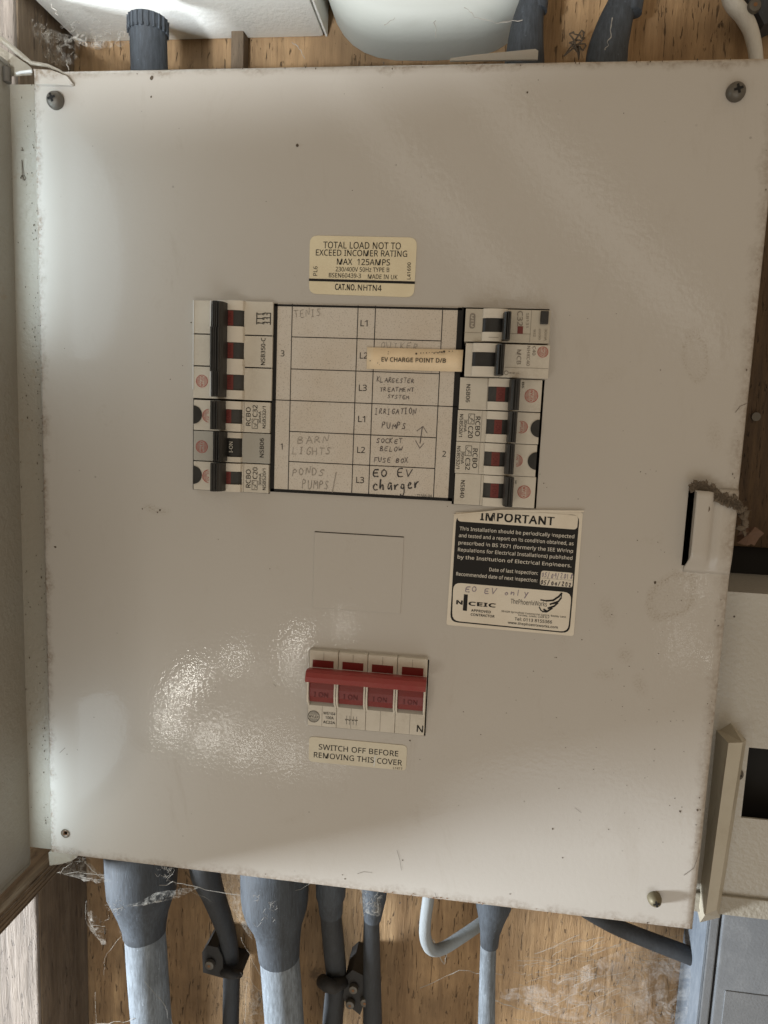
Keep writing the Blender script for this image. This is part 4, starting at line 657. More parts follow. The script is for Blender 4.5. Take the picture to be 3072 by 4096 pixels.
h0 = px(*ZS(183, 395), Fs - .013); h1 = px(*ZS(1412, 500), Fs - .013); zt_ = px(*ZS(815, 388), Fs - .012).z; zb_ = px(*ZS(815, 515), Fs - .014).z; hh = zt_ - zb_
prof = [(Fs - .002, zt_ - hh * .25), (Fs - .0085, zt_ - .0002), (Fs - .0105, zt_), (Fs - .0125, zt_ - hh * .15), (Fs - .0138, zt_ - hh * .5), (Fs - .0140, zb_ + .0008), (Fs - .0130, zb_), (Fs - .0105, zb_ + .0003), (Fs - .009, zb_ + hh * .3), (Fs - .002, zb_ + hh * .35)]
m = MB(); m.extr_x(prof, h0.x, h1.x); tag(m.obj('handle_bar', 'red', ms), 'long dull red handle bar')
Yp = Fs - .00025; m = MB()
for s_, p0, p1, c_ in (("WS104", (365, 785), (488, 796), 28), ("100A", (387, 830), (470, 838), 28), ("AC22A", (363, 875), (485, 886), 28)): text(m, s_, ZS, p0, p1, c_, Yp, .012)
text(m, "N", ZS, (1318, 963), (1382, 970), 72, Yp, .01)
for k in range(4):
    x = 602 + 32 * k + (4 if k > 1 else 0); y0_, y1_ = 800 + k * 3, 888 + k * 3; a = px(*ZS(x + 4, y0_), Yp); b_ = px(*ZS(x, y1_), Yp); H_ = a.z - b_.z; w = .0002
    m.line((b_.x, a.z), (b_.x, a.z - H_ * .38), w, Yp); m.line((b_.x, a.z - H_ * .62), (b_.x, b_.z), w, Yp); m.line((b_.x - .0009, a.z - H_ * .36), (b_.x, a.z - H_ * .62), w, Yp - 1e-5); m.line((b_.x - .0008, a.z - H_ * .5), (b_.x + .0008, a.z - H_ * .42), w * 1.6, Yp - 2e-5)
m.obj('lettering', 'inkblack', ms)
q = px(*ZS(267, 807), Yp); k_ = (px(*ZS(367, 807), Yp) - q).length / 100; o = logo((q.x, q.z), 61 * k_, Yp, 'inkblack', ms, None, vert=True)

# ------------------------------------------------------------------ labels
def sticker(z, name, label, pts, mat, Y=-.0004, rad=.002, cat='label', thick=.0004):
    poly = Q(z, pts, Y); a = thing(name, (sum(p[0] for p in poly) / len(poly), 0, sum(p[1] for p in poly) / len(poly)), label, cat)
    m = MB(); m.prism(rrect(poly, rad) if rad else poly, Y, Y + thick - .00003); m.obj('backing', mat, a); return a
# circuit chart
Yc = -.0012
ch = thing('circuit_chart', (px(*Z4(800, 1350)).x, 0, px(*Z4(800, 2080)).z), 'speckled ruled circuit chart with handwriting between the two breaker banks', 'chart')
gx0 = px(*Z4(77, 1330), Yc).x; gx1 = px(*Z4(1500, 1350), Yc).x; gz1 = px(*Z4(800, 620), Yc).z; gz0 = px(*Z4(800, 2090), Yc).z
m = MB(); m.box(gx0, gx1, Yc, -.00003, gz0, gz1, .0002); m.obj('card', 'chart', ch)
m = MB(); bw = .0017; Yl = Yc - .00015
for a, b_, w in (((gx0, gz1 - bw / 2), (gx1, gz1 - bw / 2), .0012), ((gx0, gz0 + bw / 2), (gx1, gz0 + bw / 2), .0018), ((gx0 + bw / 2, gz0), (gx0 + bw / 2, gz1), .0024), ((gx1 - bw / 2, gz0), (gx1 - bw / 2, gz1), .0032)): m.line(a, b_, w, Yl)
m.obj('border', 'inkblack', ch)
cxs = [px(*Z4(x, 1350), Yc).x for x in (213, 711, 843, 1352)]
ys = [(865, 220, 888, 1370), (1110, 220, 1142, 1360), (1350, 90, 1393, 1480), (1590, 212, 1635, 1335), (1823, 210, 1870, 1322)]
m = MB()
for x in cxs: m.line((x, gz0), (x, gz1), .00045, Yl + .00001)
for i, (ya, xa, yb, xb) in enumerate(ys):
    zz = (px(*Z4(xa, ya), Yc).z + px(*Z4(xb, yb), Yc).z) / 2; m.line((cxs[0] if i != 2 else gx0, zz), (cxs[3] if i != 2 else gx1, zz), .00045, Yl)
m.obj('ruled_lines', 'inkblack', ch)
m = MB()
for s_, x, y, h in (("3", 140, 1010, 44), ("1", 138, 1726, 44), ("2", 1383, 1783, 44)): text(m, s_, Z4, (x, y), (x + (28 if s_ != "1" else 16), y + 1), h, Yl)
for s_, x, y in (("L1", 753, 778), ("L2", 748, 1027), ("L3", 741, 1275), ("L1", 735, 1515), ("L2", 728, 1753), ("L3", 721, 1984)): text(m, s_, Z4, (x, y), (x + (60 if s_ != "L1" else 54), y + 2), 46, Yl, .004)
text(m, "71566-04", Z4, (1187, 2091), (1303, 2094), 20, Yl); m.obj('printed_lettering', 'inkblack', ch)
SF = {'A': [[(0, 0), (.45, 1), (.9, 0)], [(.15, .4), (.75, .45)]], 'B': [[(0, 0), (.05, 1), (.6, .9), (.6, .6), (.05, .5), (.75, .35), (.65, .02), (0, 0)]], 'C': [[(.8, .85), (.4, 1), (.05, .6), (.1, .15), (.5, 0), (.85, .1)]],
      'D': [[(0, 0), (.05, 1), (.6, .8), (.75, .4), (.5, .05), (0, 0)]], 'E': [[(.75, 1), (.05, .95), (0, 0), (.75, .03)], [(.02, .5), (.6, .52)]], 'F': [[(.8, 1), (.05, .95), (0, 0)], [(.02, .5), (.6, .5)]],
      'G': [[(.8, .85), (.4, 1), (.05, .6), (.1, .1), (.6, 0), (.8, .4), (.45, .42)]], 'H': [[(0, 1), (.02, 0)], [(.75, 1), (.72, 0)], [(0, .5), (.75, .5)]], 'I': [[(.1, 1), (.5, 1)], [(.3, 1), (.28, 0)], [(.05, 0), (.5, 0)]],
      'J': [[(.5, 1), (.5, .1), (.1, 0)]], 'K': [[(.05, 1), (0, 0)], [(.7, 1), (.05, .45), (.75, 0)]], 'L': [[(.1, 1), (0, 0), (.7, .05)]], 'M': [[(0, 0), (.15, 1), (.45, .3), (.8, 1), (.9, 0)]], 'N': [[(0, 0), (.1, 1), (.65, 0), (.8, 1)]],
      'O': [[(.4, 1), (.05, .7), (.1, .15), (.5, 0), (.8, .4), (.7, .85), (.35, 1)]], 'P': [[(0, 0), (.1, 1), (.65, .9), (.65, .55), (.08, .45)]], 'Q': [[(.4, 1), (.05, .6), (.3, 0), (.75, .3), (.6, .95), (.4, 1)], [(.5, .3), (.85, -.1)]],
      'R': [[(0, 0), (.08, 1), (.6, .9), (.55, .55), (.06, .45), (.75, 0)]], 'S': [[(.75, .9), (.35, 1), (.1, .75), (.65, .35), (.5, .02), (0, .1)]], 'T': [[(0, 1), (.85, 1)], [(.42, 1), (.4, 0)]], 'U': [[(0, 1), (.08, .15), (.4, 0), (.7, .2), (.75, 1)]],
      'V': [[(0, 1), (.35, 0), (.85, 1)]], 'W': [[(0, 1), (.2, 0), (.45, .7), (.7, 0), (.95, 1)]], 'X': [[(0, 1), (.75, 0)], [(.75, 1), (0, 0)]], 'Y': [[(0, 1), (.35, .5), (.75, 1)], [(.35, .5), (.3, 0)]], '/': [[(0, -.1), (.45, 1.15)]],
      '0': [[(.35, 1), (.05, .6), (.2, 0), (.6, .2), (.6, .8), (.35, 1)]], '5': [[(.6, 1), (.15, .95), (.1, .55), (.55, .5), (.5, .05), (0, 0)]], '4': [[(.35, 1), (0, .4), (.65, .4)], [(.5, .8), (.45, 0)]], '2': [[(.05, .8), (.4, 1), (.6, .7), (0, 0), (.7, .02)]], '1': [[(.2, 1), (.2, 0)]], '8': [[(.5, 1), (.1, .8), (.6, .25), (.3, 0), (.05, .25), (.6, .8), (.5, 1)]],
      'c': [[(.7, .5), (.3, .62), (0, .25), (.3, 0), (.75, .05)]], 'h': [[(.1, 1.05), (0, 0), (.3, .5), (.55, .5), (.6, 0)]], 'a': [[(.6, .5), (.2, .6), (0, .2), (.3, 0), (.6, .5), (.7, 0)]], 'r': [[(0, .55), (.05, 0), (.2, .5), (.65, .6)]], 'g': [[(.6, .5), (.2, .6), (0, .25), (.4, .1), (.6, .5), (.6, -.4), (.1, -.55), (0, -.35)]],
      'e': [[(0, .28), (.55, .4), (.35, .65), (.02, .35), (.15, 0), (.7, .08)]], 'o': [[(.3, .6), (0, .3), (.3, 0), (.6, .3), (.3, .6)]], 'n': [[(0, .6), (.02, 0), (.2, .5), (.5, .5), (.55, 0)]], 'l': [[(.1, 1), (.1, 0)]], 'y': [[(0, .6), (.25, .1)], [(.6, .6), (.1, -.5)]], ' ': []}
def hand(m, st, z, p0, p1, h, Y, w):
    a = px(*z(*p0), Y); b_ = px(*z(*p1), Y); A = Vector((a.x, a.z)); B = Vector((b_.x, b_.z)); d = (B - A); L = d.length; d.normalize(); n = Vector((-d.y, d.x)); k = (px(*z(p0[0] + 100, p0[1]), Y) - a).length / 100
    adv = L / len(st)
    for i, chh in enumerate(st):
        jy = random.uniform(-.13, .11); js = random.uniform(.82, 1.12); sh = random.uniform(-.02, .2); jx = random.uniform(-.08, .08)
        for pl in SF.get(chh, []):
            pts = []
            for j in range(len(pl)):
                pts.append(pl[j])
            # smooth with one Chaikin pass
            if len(pts) > 3:
                s2 = [pts[0]]
                for j in range(len(pts) - 1):
                    p, q_ = pts[j], pts[j + 1]; s2 += [(p[0] * .75 + q_[0] * .25, p[1] * .75 + q_[1] * .25), (p[0] * .25 + q_[0] * .75, p[1] * .25 + q_[1] * .75)]
                pts = s2 + [pts[-1]]
            m.stroke([tuple(A + d * (adv * (i + jx + (x + sh * y) * .84)) + n * ((y * js + jy + random.uniform(-.02, .02)) * h * k)) for x, y in pts], w, Y)
Yh = Yl - .0001
m = MB(); hand(m, "TENIS", Z4, (248, 715), (460, 690), 55, Yh, .00032); hand(m, "BARN", Z4, (272, 1680), (525, 1672), 50, Yh, .00034); hand(m, "LIGHTS", Z4, (235, 1760), (535, 1768), 52, Yh, .00036)
hand(m, "POND", Z4, (228, 1925), (430, 1925), 58, Yh, .00042); hand(m, "S", Z4, (432, 1925), (490, 1925), 52, Yh, .00042); hand(m, "PUMPS", Z4, (305, 2030), (520, 2035), 62, Yh, .00046); hand(m, "/", Z4, (540, 2040), (600, 2042), 120, Yh, .0004)
hand(m, "QUIKER", Z4, (905, 950), (1215, 955), 46, Yh, .0003); tag(m.obj('pencil_writing', 'pencil', ch), 'faint pencil writing')
m = MB(); hand(m, "KLARGESTER", Z4, (880, 1208), (1172, 1218), 36, Yh, .00034); hand(m, "TREATMENT", Z4, (903, 1280), (1172, 1282), 32, Yh, .00034); hand(m, "SYSTEM", Z4, (962, 1333), (1132, 1338), 26, Yh, .00032)
hand(m, "IRRIGATION", Z4, (865, 1455), (1190, 1458), 42, Yh, .00038); hand(m, "PUMPS", Z4, (918, 1565), (1115, 1568), 48, Yh, .0004)
hand(m, "SOCKET", Z4, (875, 1675), (1082, 1682), 36, Yh, .00038); hand(m, "BELOW", Z4, (905, 1738), (1080, 1744), 34, Yh, .00036); hand(m, "FUSE BOX", Z4, (858, 1822), (1130, 1832), 36, Yh, .00038)
for pts in (((1187, 1585), (1235, 1550), (1265, 1598)), ((1230, 1552), (1212, 1680)), ((1178, 1660), (1210, 1718), (1240, 1682))): m.stroke([(px(*Z4(*p), Yh).x, px(*Z4(*p), Yh).z) for p in pts], .00042, Yh)
tag(m.obj('pen_writing', 'biro', ch), 'dark pen writing')
m = MB(); hand(m, "EO EV", Z4, (852, 1930), (1165, 1930), 58, Yh, .00068); hand(m, "charger", Z4, (852, 2035), (1225, 2030), 88, Yh, .00072); tag(m.obj('marker_writing', 'marker', ch), 'bold black marker writing')

Ye = -.0030
ev = thing('label_strip', (px(*Z4(1170, 1035)).x, Yc, px(*Z4(1170, 1100)).z), 'narrow buff strip reading EV CHARGE POINT D/B stuck over the chart', 'label')
c = Q(Z4, ((803, 940), (1545, 962), (1533, 1130), (800, 1107)), -.0022); m = MB(); n = 12; vs = []
for i in range(n + 1):
    t_ = i / n; y = -.0019 - .0004 * math.sin(t_ * math.pi) - .0012 * max(0, t_ - .8) / .2
    for (p, q) in ((c[3], c[2]), (c[0], c[1])): vs.append((p[0] + (q[0] - p[0]) * t_, y, p[1] + (q[1] - p[1]) * t_))
m.add(vs, [(2 * i, 2 * i + 2, 2 * i + 3, 2 * i + 1) for i in range(n)]); o = m.obj('strip', 'strip', ev, True); o.modifiers.new('thick', 'SOLIDIFY').thickness = .0003
m = MB(); text(m, "EV CHARGE POINT D/B", Z4, (915, 1050), (1410, 1060), 33, Ye + .0001, .016); m.obj('lettering', 'inkblack', ev)
m = MB()
for x, y, r_ in ((968, 975, .3), (966, 992, .3), (1183, 990, .7), (1218, 985, .4), (1238, 984, .3), (1262, 984, .4), (1283, 982, .3), (1305, 980, .3), (1320, 985, .5), (1335, 980, .4), (1350, 983, .5), (1365, 977, .5), (1380, 978, .6), (1397, 974, .8), (1436, 972, .4), (1462, 970, .3), (828, 1045, .4), (885, 1062, .3), (900, 1075, .2)):
    q = px(*Z4(x, y), Ye); m.disc((q.x, q.z), .00085 * r_, Ye, 8)
o = m.obj('ink_dots', 'speck', ev); 

s1 = sticker(Z4, 'rating_label', 'cream rounded label beginning TOTAL LOAD NOT TO EXCEED, above the chart', ((365, 80), (1190, 97), (1165, 557), (357, 528)), 'cream_label', rad=.0045)
Yt = -.00052; m = MB()
for s_, p0, p1, c_, b_ in (("TOTAL LOAD NOT TO", (467, 178), (1063, 187), 48, .004), ("EXCEED INCOMER RATING", (410, 234), (1112, 245), 44, .004), ("MAX  125AMPS", (572, 304), (980, 311), 44, .006), ("230/400V 50Hz TYPE B", (562, 356), (975, 362), 32, .004),
                           ("BSEN60439-3", (510, 402), (757, 408), 32, .004), ("MADE IN UK", (810, 412), (1038, 418), 32, .004), ("PL6", (420, 390), (422, 318), 30, .004), ("L41690", (1138, 418), (1141, 288), 26, .008), ("CAT.NO.", (557, 497), (718, 502), 45, .03), ("NHTN4", (733, 503), (915, 509), 44, .006)): text(m, s_, Z4, p0, p1, c_, Yt, b_)
q = Q(Z4, ((357, 421), (1172, 444)), Yt); m.line(q[0], q[1], .0014, Yt); m.obj('lettering', 'inkblack', s1)

s2 = sticker(ZS, 'warning_label', 'yellowed label SWITCH OFF BEFORE REMOVING THIS COVER under the red switch', ((220, 1010), (1222, 1105), (1210, 1360), (215, 1265)), 'clear', rad=.0028)
m = MB(); text(m, "SWITCH OFF BEFORE", ZS, (318, 1142), (1130, 1215), 56, Yt, .006); text(m, "REMOVING THIS COVER", ZS, (268, 1223), (1168, 1308), 56, Yt, .006); text(m, "L1417", ZS, (1078, 1343), (1172, 1352), 24, Yt); m.obj('lettering', 'inkblack', s2)
m = MB(); q = Q(ZS, ((896, 1205), (882, 1315)), Yt); m.line(q[0], q[1], .0006, Yt - .0001); m.obj('scratch', 'rail', s2)

s3 = sticker(Z6, 'inspection_notice', 'black and white IMPORTANT inspection sticker below the right bank', ((170, 138), (700, 122), (1485, 125), (1390, 1390), (90, 1275)), 'sticker', Y=-.0006, rad=.0016, thick=.0006)
def P6(pts, Y): return Q(Z6, pts, Y)
m = MB(); m.sheet(rrect(P6(((192, 152), (1452, 150), (1348, 1362), (128, 1243)), -.00072), .0045), -.00072); m.obj('black_panel', 'inkblack', s3)
m = MB(); Yw = -.0008
m.sheet(rrect(P6(((207, 135), (640, 122), (1050, 128), (1438, 160), (1425, 303), (203, 217)), Yw), .0022), Yw)
m.sheet(P6(((186, 128), (640, 112), (640, 150), (210, 175)), Yw - .00002), Yw - .00002)
m.sheet(rrect(P6(((162, 842), (1370, 945), (1333, 1348), (148, 1232)), Yw), .0045), Yw)
m.sheet(rrect(P6(((1060, 720), (1387, 745), (1376, 895), (1043, 868)), Yw), .0015), Yw); m.obj('white_panels', 'sticker', s3)
m = MB(); m.sheet(P6(((150, 150), (640, 100), (1500, 108), (1492, 124), (760, 126), (430, 135), (215, 160)), -.0016), -.0016); o = m.obj('curled_edge', 'sticker', s3); o.modifiers.new('thick', 'SOLIDIFY').thickness = .0003
Yi = -.00092; m = MB(); text(m, "IMPORTANT", Z6, (434, 203), (1190, 257), 92, Yi, .034, clip=82)
text(m, "APPROVED", Z6, (342, 1137), (543, 1157), 26, Yi, .03); text(m, "CONTRACTOR", Z6, (338, 1180), (582, 1201), 26, Yi, .03)
text(m, "ThePhoenixWorks", Z6, (745, 1056), (1115, 1089), 50, Yi, .0); text(m, "59-62R Springfield Commercial Centre, Bagley Lane", Z6, (653, 1143), (1310, 1203), 18, Yi, .012); text(m, "Farsley, Leeds, LS28 5LY", Z6, (825, 1182), (1142, 1210), 18, Yi, .012)
text(m, "Tel: 0113 8155366", Z6, (787, 1228), (1168, 1262), 33, Yi, .016); text(m, "www.thephoenixworks.com", Z6, (717, 1262), (1227, 1313), 27, Yi, .022)
m.sheet(P6(((270, 962), (310, 966), (300, 1133), (258, 1128)), Yi), Yi)
text(m, "N", Z6, (190, 1062), (256, 1067), 44, Yi, .05); text(m, "CEIC", Z6, (315, 1074), (596, 1097), 42, Yi, .05)
for pts in (((1055, 1020), (1110, 1030), (1180, 1025), (1240, 985), (1268, 952)), ((1268, 952), (1262, 1000), (1235, 1035), (1150, 1065)), ((1150, 1065), (1228, 1052), (1190, 1085), (1130, 1105)), ((1130, 1105), (1170, 1105), (1120, 1138), (1085, 1118)), ((1040, 1095), (1055, 1125), (1075, 1140), (1110, 1142))): m.stroke(P6(pts, Yi), .0009, Yi)
m.obj('black_lettering', 'inkblack', s3)
m = MB()
for s_, p0, p1 in (("This Installation should be periodically inspected", (225, 307), (1395, 391)), ("and tested and a report on its condition obtained, as", (217, 377), (1388, 463)), ("prescribed in BS 7671 (formerly the IEE Wiring", (213, 451), (1382, 540)),
                   ("Regulations for Electrical Installations) published", (208, 522), (1376, 611)), ("by the Institution of Electrical Engineers.", (204, 597), (1366, 688)), ("Date of last inspection:", (528, 726), (1023, 765)), ("Recommended date of next inspection:", (190, 770), (1018, 840))): text(m, s_, Z6, p0, p1, 37, Yi, .012)
m.obj('white_lettering', 'inkwhite', s3)
m = MB(); hand(m, "EO EV only", Z6, (285, 935), (950, 985), 62, Yi, .0005); hand(m, "05/04/2018", Z6, (1062, 785), (1385, 810), 48, Yi, .00042); tag(m.obj('faded_writing', 'biroblue', s3), 'faded purple pen writing')
m = MB(); hand(m, "05/04/202", Z6, (1050, 862), (1375, 885), 42, Yi, .0005)
for k in range(24): q = P6(((1062 + k * 13.4, 797 + k * 1.0), (1069 + k * 13.4, 797.5 + k * 1.0)), Yi); m.line(q[0], q[1], .0002, Yi - .00005)
tag(m.obj('pen_writing', 'biro', s3), 'dark pen date')

# ------------------------------------------------------------------ door and the timber at the left
dr = thing('cabinet_door', (-.2225, 0, -.255), 'grey painted steel cabinet door swung open at the left edge', 'door')
m = MB(); m.box(-.2236, -.2224, -.20, .0050, -.2560, .2490, .0003); m.obj('door_panel', 'door', dr)
m = MB(); m.box(-.2222, -.2218, -.195, .0030, -.2555, -.2535); m.box(-.2222, -.2214, -.195, .003, .2470, .2488); m.obj('door_flange', 'door', dr)
# top edge lip curling from door to cover
m = MB(); pts = [px(x, y, Y) for x, y, Y in ((-40, 120, -.012), (40, 185, -.008), (90, 225, -.003), (125, 252, .001), (190, 262, .002), (240, 285, .001), (272, 312, -.001))]
m.tube(pts, [.0016, .0016, .0014, .0011, .0009, .0008, .0005], 10); m.obj('door_seal_lip', 'box', dr, True)
m = MB(); q0 = px(-30, 170, .004); m.prism([(px(x, y, .004).x, px(x, y, .004).z) for x, y in ((-60, 150), (60, 225), (115, 262), (128, 275), (128, 300), (-60, 310))], .0035, .0044); m.obj('hinge_leaf', 'box', dr)
m = MB(); q = px(32, 300, .001); m.tube([q + Vector((0, -.001, .0035)), q + Vector((0, -.001, -.0045))], .0024, 12); m.obj('hinge_knuckle', 'steel', dr, True, 40)
m = MB(); q = [px(x, y, -.001) for x, y in ((64, 292), (80, 286), (128, 280), (128, 290), (85, 294), (66, 298))]; m.prism([(p.x, p.z) for p in q], -.0015, -.0005); m.obj('bright_clip', 'rail', dr)
m = MB()    # worn scribble on the rim
for pts in (((88, 590), (93, 602), (84, 600)), ((87, 640), (89, 700), (93, 720)), ((88, 640), (96, 700), (104, 712), (98, 722), (92, 700))): m.stroke([(px(*p, .0042).x, px(*p, .0042).z) for p in pts], .0004, .0042)
o = m.obj('scribble_mark', 'speck', body)
m = MB()
for k in range(160):
    y = random.uniform(320, 3300); xe = 132 + (y - 300) * .0195; x = random.uniform(xe - 95, xe - 4) if random.random() < .5 else xe - abs(random.gauss(0, 6)) - 3
    c = px(x, y, .0042); r_ = random.uniform(.0001, .0005); m.sheet([(c.x + r_ * random.uniform(.5, 1.2) * math.cos(i * 1.256), c.z + r_ * random.uniform(.7, 2.0) * math.sin(i * 1.256)) for i in range(5)], .0042 - k * 1e-7)
o = m.obj('dirt_specks', 'speck', body); o['kind'] = 'stuff'

bt = thing('timber_batten', (-.24, 0, -.28), 'dark sawn batten end poking out below the cabinet door', 'timber')
m = MB(); m.box(-.262, -.2135, -.11, .031, -.2725, -.2585, .0008); m.obj('batten', 'batten', bt)
m = MB()
for k in range(4): m.box(-.262, -.2130, -.11, .0315, -.2712 + k * .0033, -.2706 + k * .0033)
m.obj('grain_ridges', 'stud', bt)
m = MB(); prof = [px(x, y, .002) for x, y in ((200, 3405), (230, 3396), (270, 3402), (320, 3408), (312, 3424), (290, 3438), (250, 3450), (205, 3455))]; m.prism([(p.x, p.z) for p in prof], .0002, .006); m.obj('corner_foot', 'box', body)

# ------------------------------------------------------------------ things above the board
zbx = px(800, 162, PL - .001).z; xa = px(318, 172, PL).x; xb = px(1300, 145, PL).x
ub = thing('meter_box', ((xa + xb) / 2, PL, zbx), 'white plastic box on the plywood above the cover, seen from below', 'box')
m = MB(); m.box(xa, xb, -.03, PL - .001, zbx, zbx + .14, .003); m.obj('case', 'white_box', ub, True, 30)
m = MB(); m.box(xb + .0006, xb + .0022, -.028, PL - .001, zbx + .0005, zbx + .13, .0006); m.box(xa + .003, xb - .003, .04, .0412, zbx - .0004, zbx + .001); m.obj('lid_edge', 'white_box', ub)
dm = thing('round_fitting', (px(1700, 0, PL).x, PL, px(1700, 0, PL).z), 'pale round edged plastic fitting beside the white box', 'light fitting')
c = px(1745, -330, PL); m = MB(); rx = (px(2190, -330, PL).x - px(1300, -330, PL).x) / 2; rz = c.z - px(1700, 150, PL - .03).z; n = 40; rings = [(1.0, 0), (1.0, .022), (.985, .030), (.94, .037), (.86, .041), (.6, .043), (.2, .044)]
vs = []
for sc_, dy in rings:
    for k in range(n):
        q = 2 * math.pi * k / n; e = .62; cx_, sz_ = math.cos(q), math.sin(q)
        vs.append((c.x + rx * sc_ * math.copysign(abs(cx_) ** e, cx_), PL - .0005 - dy, c.z + rz * sc_ * math.copysign(abs(sz_) ** e, sz_)))
m.add(vs, [(i * n + k, i * n + (k + 1) % n, (i + 1) * n + (k + 1) % n, (i + 1) * n + k) for i in range(len(rings) - 1) for k in range(n)] + [tuple((len(rings) - 1) * n + k for k in range(n))]); m.obj('shell', 'dome', dm, True, 50)

def cable(name, pts, mat, label, cat='cable', group=None, seg=20, shroud=None, sub=3, extra=None):
    """pts: (x, y, depth, half width in px)"""
    P_ = [px(x, y, Y) for x, y, Y, w in pts]; Rr = [(px(x + w, y, Y) - px(x, y, Y)).length for x, y, Y, w in pts]
    if group and 'bottom' in group:       # runs from the underside of the box down past the frame
        if not shroud: P_.insert(0, Vector((P_[0].x, P_[0].y, -.2362))); Rr.insert(0, Rr[0])
        P_.append(Vector((P_[-1].x, P_[-1].y, -.61))); Rr.append(Rr[-1])
    if group and 'above' in group: P_.insert(0, Vector((P_[0].x, P_[0].y, .60))); Rr.insert(0, Rr[0])
    pp, rr_ = [], []
    for i in range(len(P_) - 1):
        p0, p1, p2, p3 = P_[max(0, i - 1)], P_[i], P_[i + 1], P_[min(len(P_) - 1, i + 2)]
        for s_ in range(sub * 2):
            t_ = s_ / (sub * 2); pp.append(.5 * ((2 * p1) + (p2 - p0) * t_ + (2 * p0 - 5 * p1 + 4 * p2 - p3) * t_ ** 2 + (3 * p1 - 3 * p2 + p3 - p0) * t_ ** 3)); rr_.append(Rr[i] * (1 - t_) + Rr[i + 1] * t_)
    pp.append(P_[-1]); rr_.append(Rr[-1]); b_ = thing(name, tuple(P_[0]), label, cat, group); m = MB(); m.tube(pp, rr_, seg); m.obj('sheath', mat, b_, True, 50)
    if shroud:
        S_ = [px(x, y, Y) for x, y, Y, w in shroud]; Q_ = [(px(x + w, y, Y) - px(x, y, Y)).length for x, y, Y, w in shroud]; S_.insert(0, Vector((S_[0].x, S_[0].y, -.2362))); Q_.insert(0, Q_[0]); m = MB(); m.tube(S_, Q_, 28); m.obj('gland_shroud', 'shroud', b_, True, 50)
    return b_
DC = .045
GB = 'cables leaving the bottom of the board'
cable('armoured_cable', ((578, 3680, DC, 74), (586, 3820, DC, 76), (606, 4096, DC, 74), (630, 4400, DC + .01, 74)), 'swa', 'thickest grey armoured cable at the left below the board, black shroud at its top', group=GB,
      shroud=((565, 3380, DC, 134), (567, 3500, DC, 133), (568, 3560, DC, 128), (570, 3600, DC, 112), (573, 3650, DC, 94), (577, 3700, DC, 82), (578, 3728, DC, 79), (579, 3735, DC, 75)))
cable('armoured_cable', ((1116, 3780, DC, 75), (1119, 3840, DC, 76), (1138, 4096, DC, 75), (1155, 4400, DC + .01, 76)), 'swa', 'thick grey armoured cable with long black shroud, between two clipped thinner cables', group=GB,
      shroud=((1098, 3400, DC, 134), (1099, 3560, DC, 132), (1101, 3610, DC, 128), (1104, 3650, DC, 118), (1110, 3700, DC, 96), (1113, 3740, DC, 87), (1115, 3800, DC, 81), (1117, 3826, DC, 79), (1117, 3832, DC, 75)))
cable('black_cable', ((812, 3380, .045, 62), (822, 3492, .05, 56), (852, 3577, .06, 44), (884, 3661, .07, 39), (911, 3745, .078, 34), (922, 3830, .084, 32), (926, 3914, .086, 32), (923, 4096, .086, 31), (923, 4400, .086, 31)), 'blackcable', 'thin black cable curving down between the two thick ones', group=GB)
cable('black_cable', ((1312, 3500, .05, 42), (1322, 3640, .055, 42), (1336, 3800, .065, 42), (1345, 3920, .075, 40), (1330, 4100, .08, 40), (1325, 4400, .08, 40)), 'blackcable', 'dusty black cable with collar, left of the screwed clips', group=GB,
      shroud=((1325, 3440, .048, 62), (1323, 3580, .05, 58), (1322, 3600, .05, 50), (1324, 3650, .052, 46), (1324, 3655, .052, 42)))
cable('black_cable', ((1490, 3560, .05, 32), (1486, 3700, .06, 32), (1488, 3900, .068, 35), (1490, 4100, .07, 38), (1488, 4400, .07, 38)), 'blackcable', 'dusty black cable passing right of the screwed clips', group=GB,
      shroud=((1500, 3440, .048, 60), (1497, 3590, .05, 48), (1492, 3640, .052, 40), (1490, 3675, .053, 34)))
cable('armoured_cable', ((1955, 3730, DC, 32), (1950, 3900, DC, 32), (1946, 4100, DC, 34), (1942, 4400, DC, 34)), 'swa', 'slim grey cable with funnel shaped shroud, right of the pale loop', group=GB,
      shroud=((1975, 3560, DC, 76), (1974, 3620, DC, 72), (1966, 3680, DC, 52), (1960, 3730, DC, 40), (1957, 3780, DC, 36), (1957, 3784, DC, 32)))
cable('grey_cable', ((1725, 3400, .03, 24), (1717, 3560, .032, 24), (1702, 3680, .035, 23), (1702, 3750, .042, 24), (1724, 3796, .05, 24), (1770, 3794, .058, 24), (1850, 3745, .066, 24), (1930, 3690, .075, 24), (2000, 3640, .085, 24)), 'greycable', 'pale grey flat cable making a hooked loop below the board', seg=16, sub=4)
cable('grey_cable', ((2340, 3640, .085, 30), (2450, 3700, .085, 32), (2600, 3762, .084, 34), (2740, 3815, .083, 36), (2900, 3880, .083, 36)), 'blackcable', 'dark dusty cable running slantwise across the plywood at the lower right')
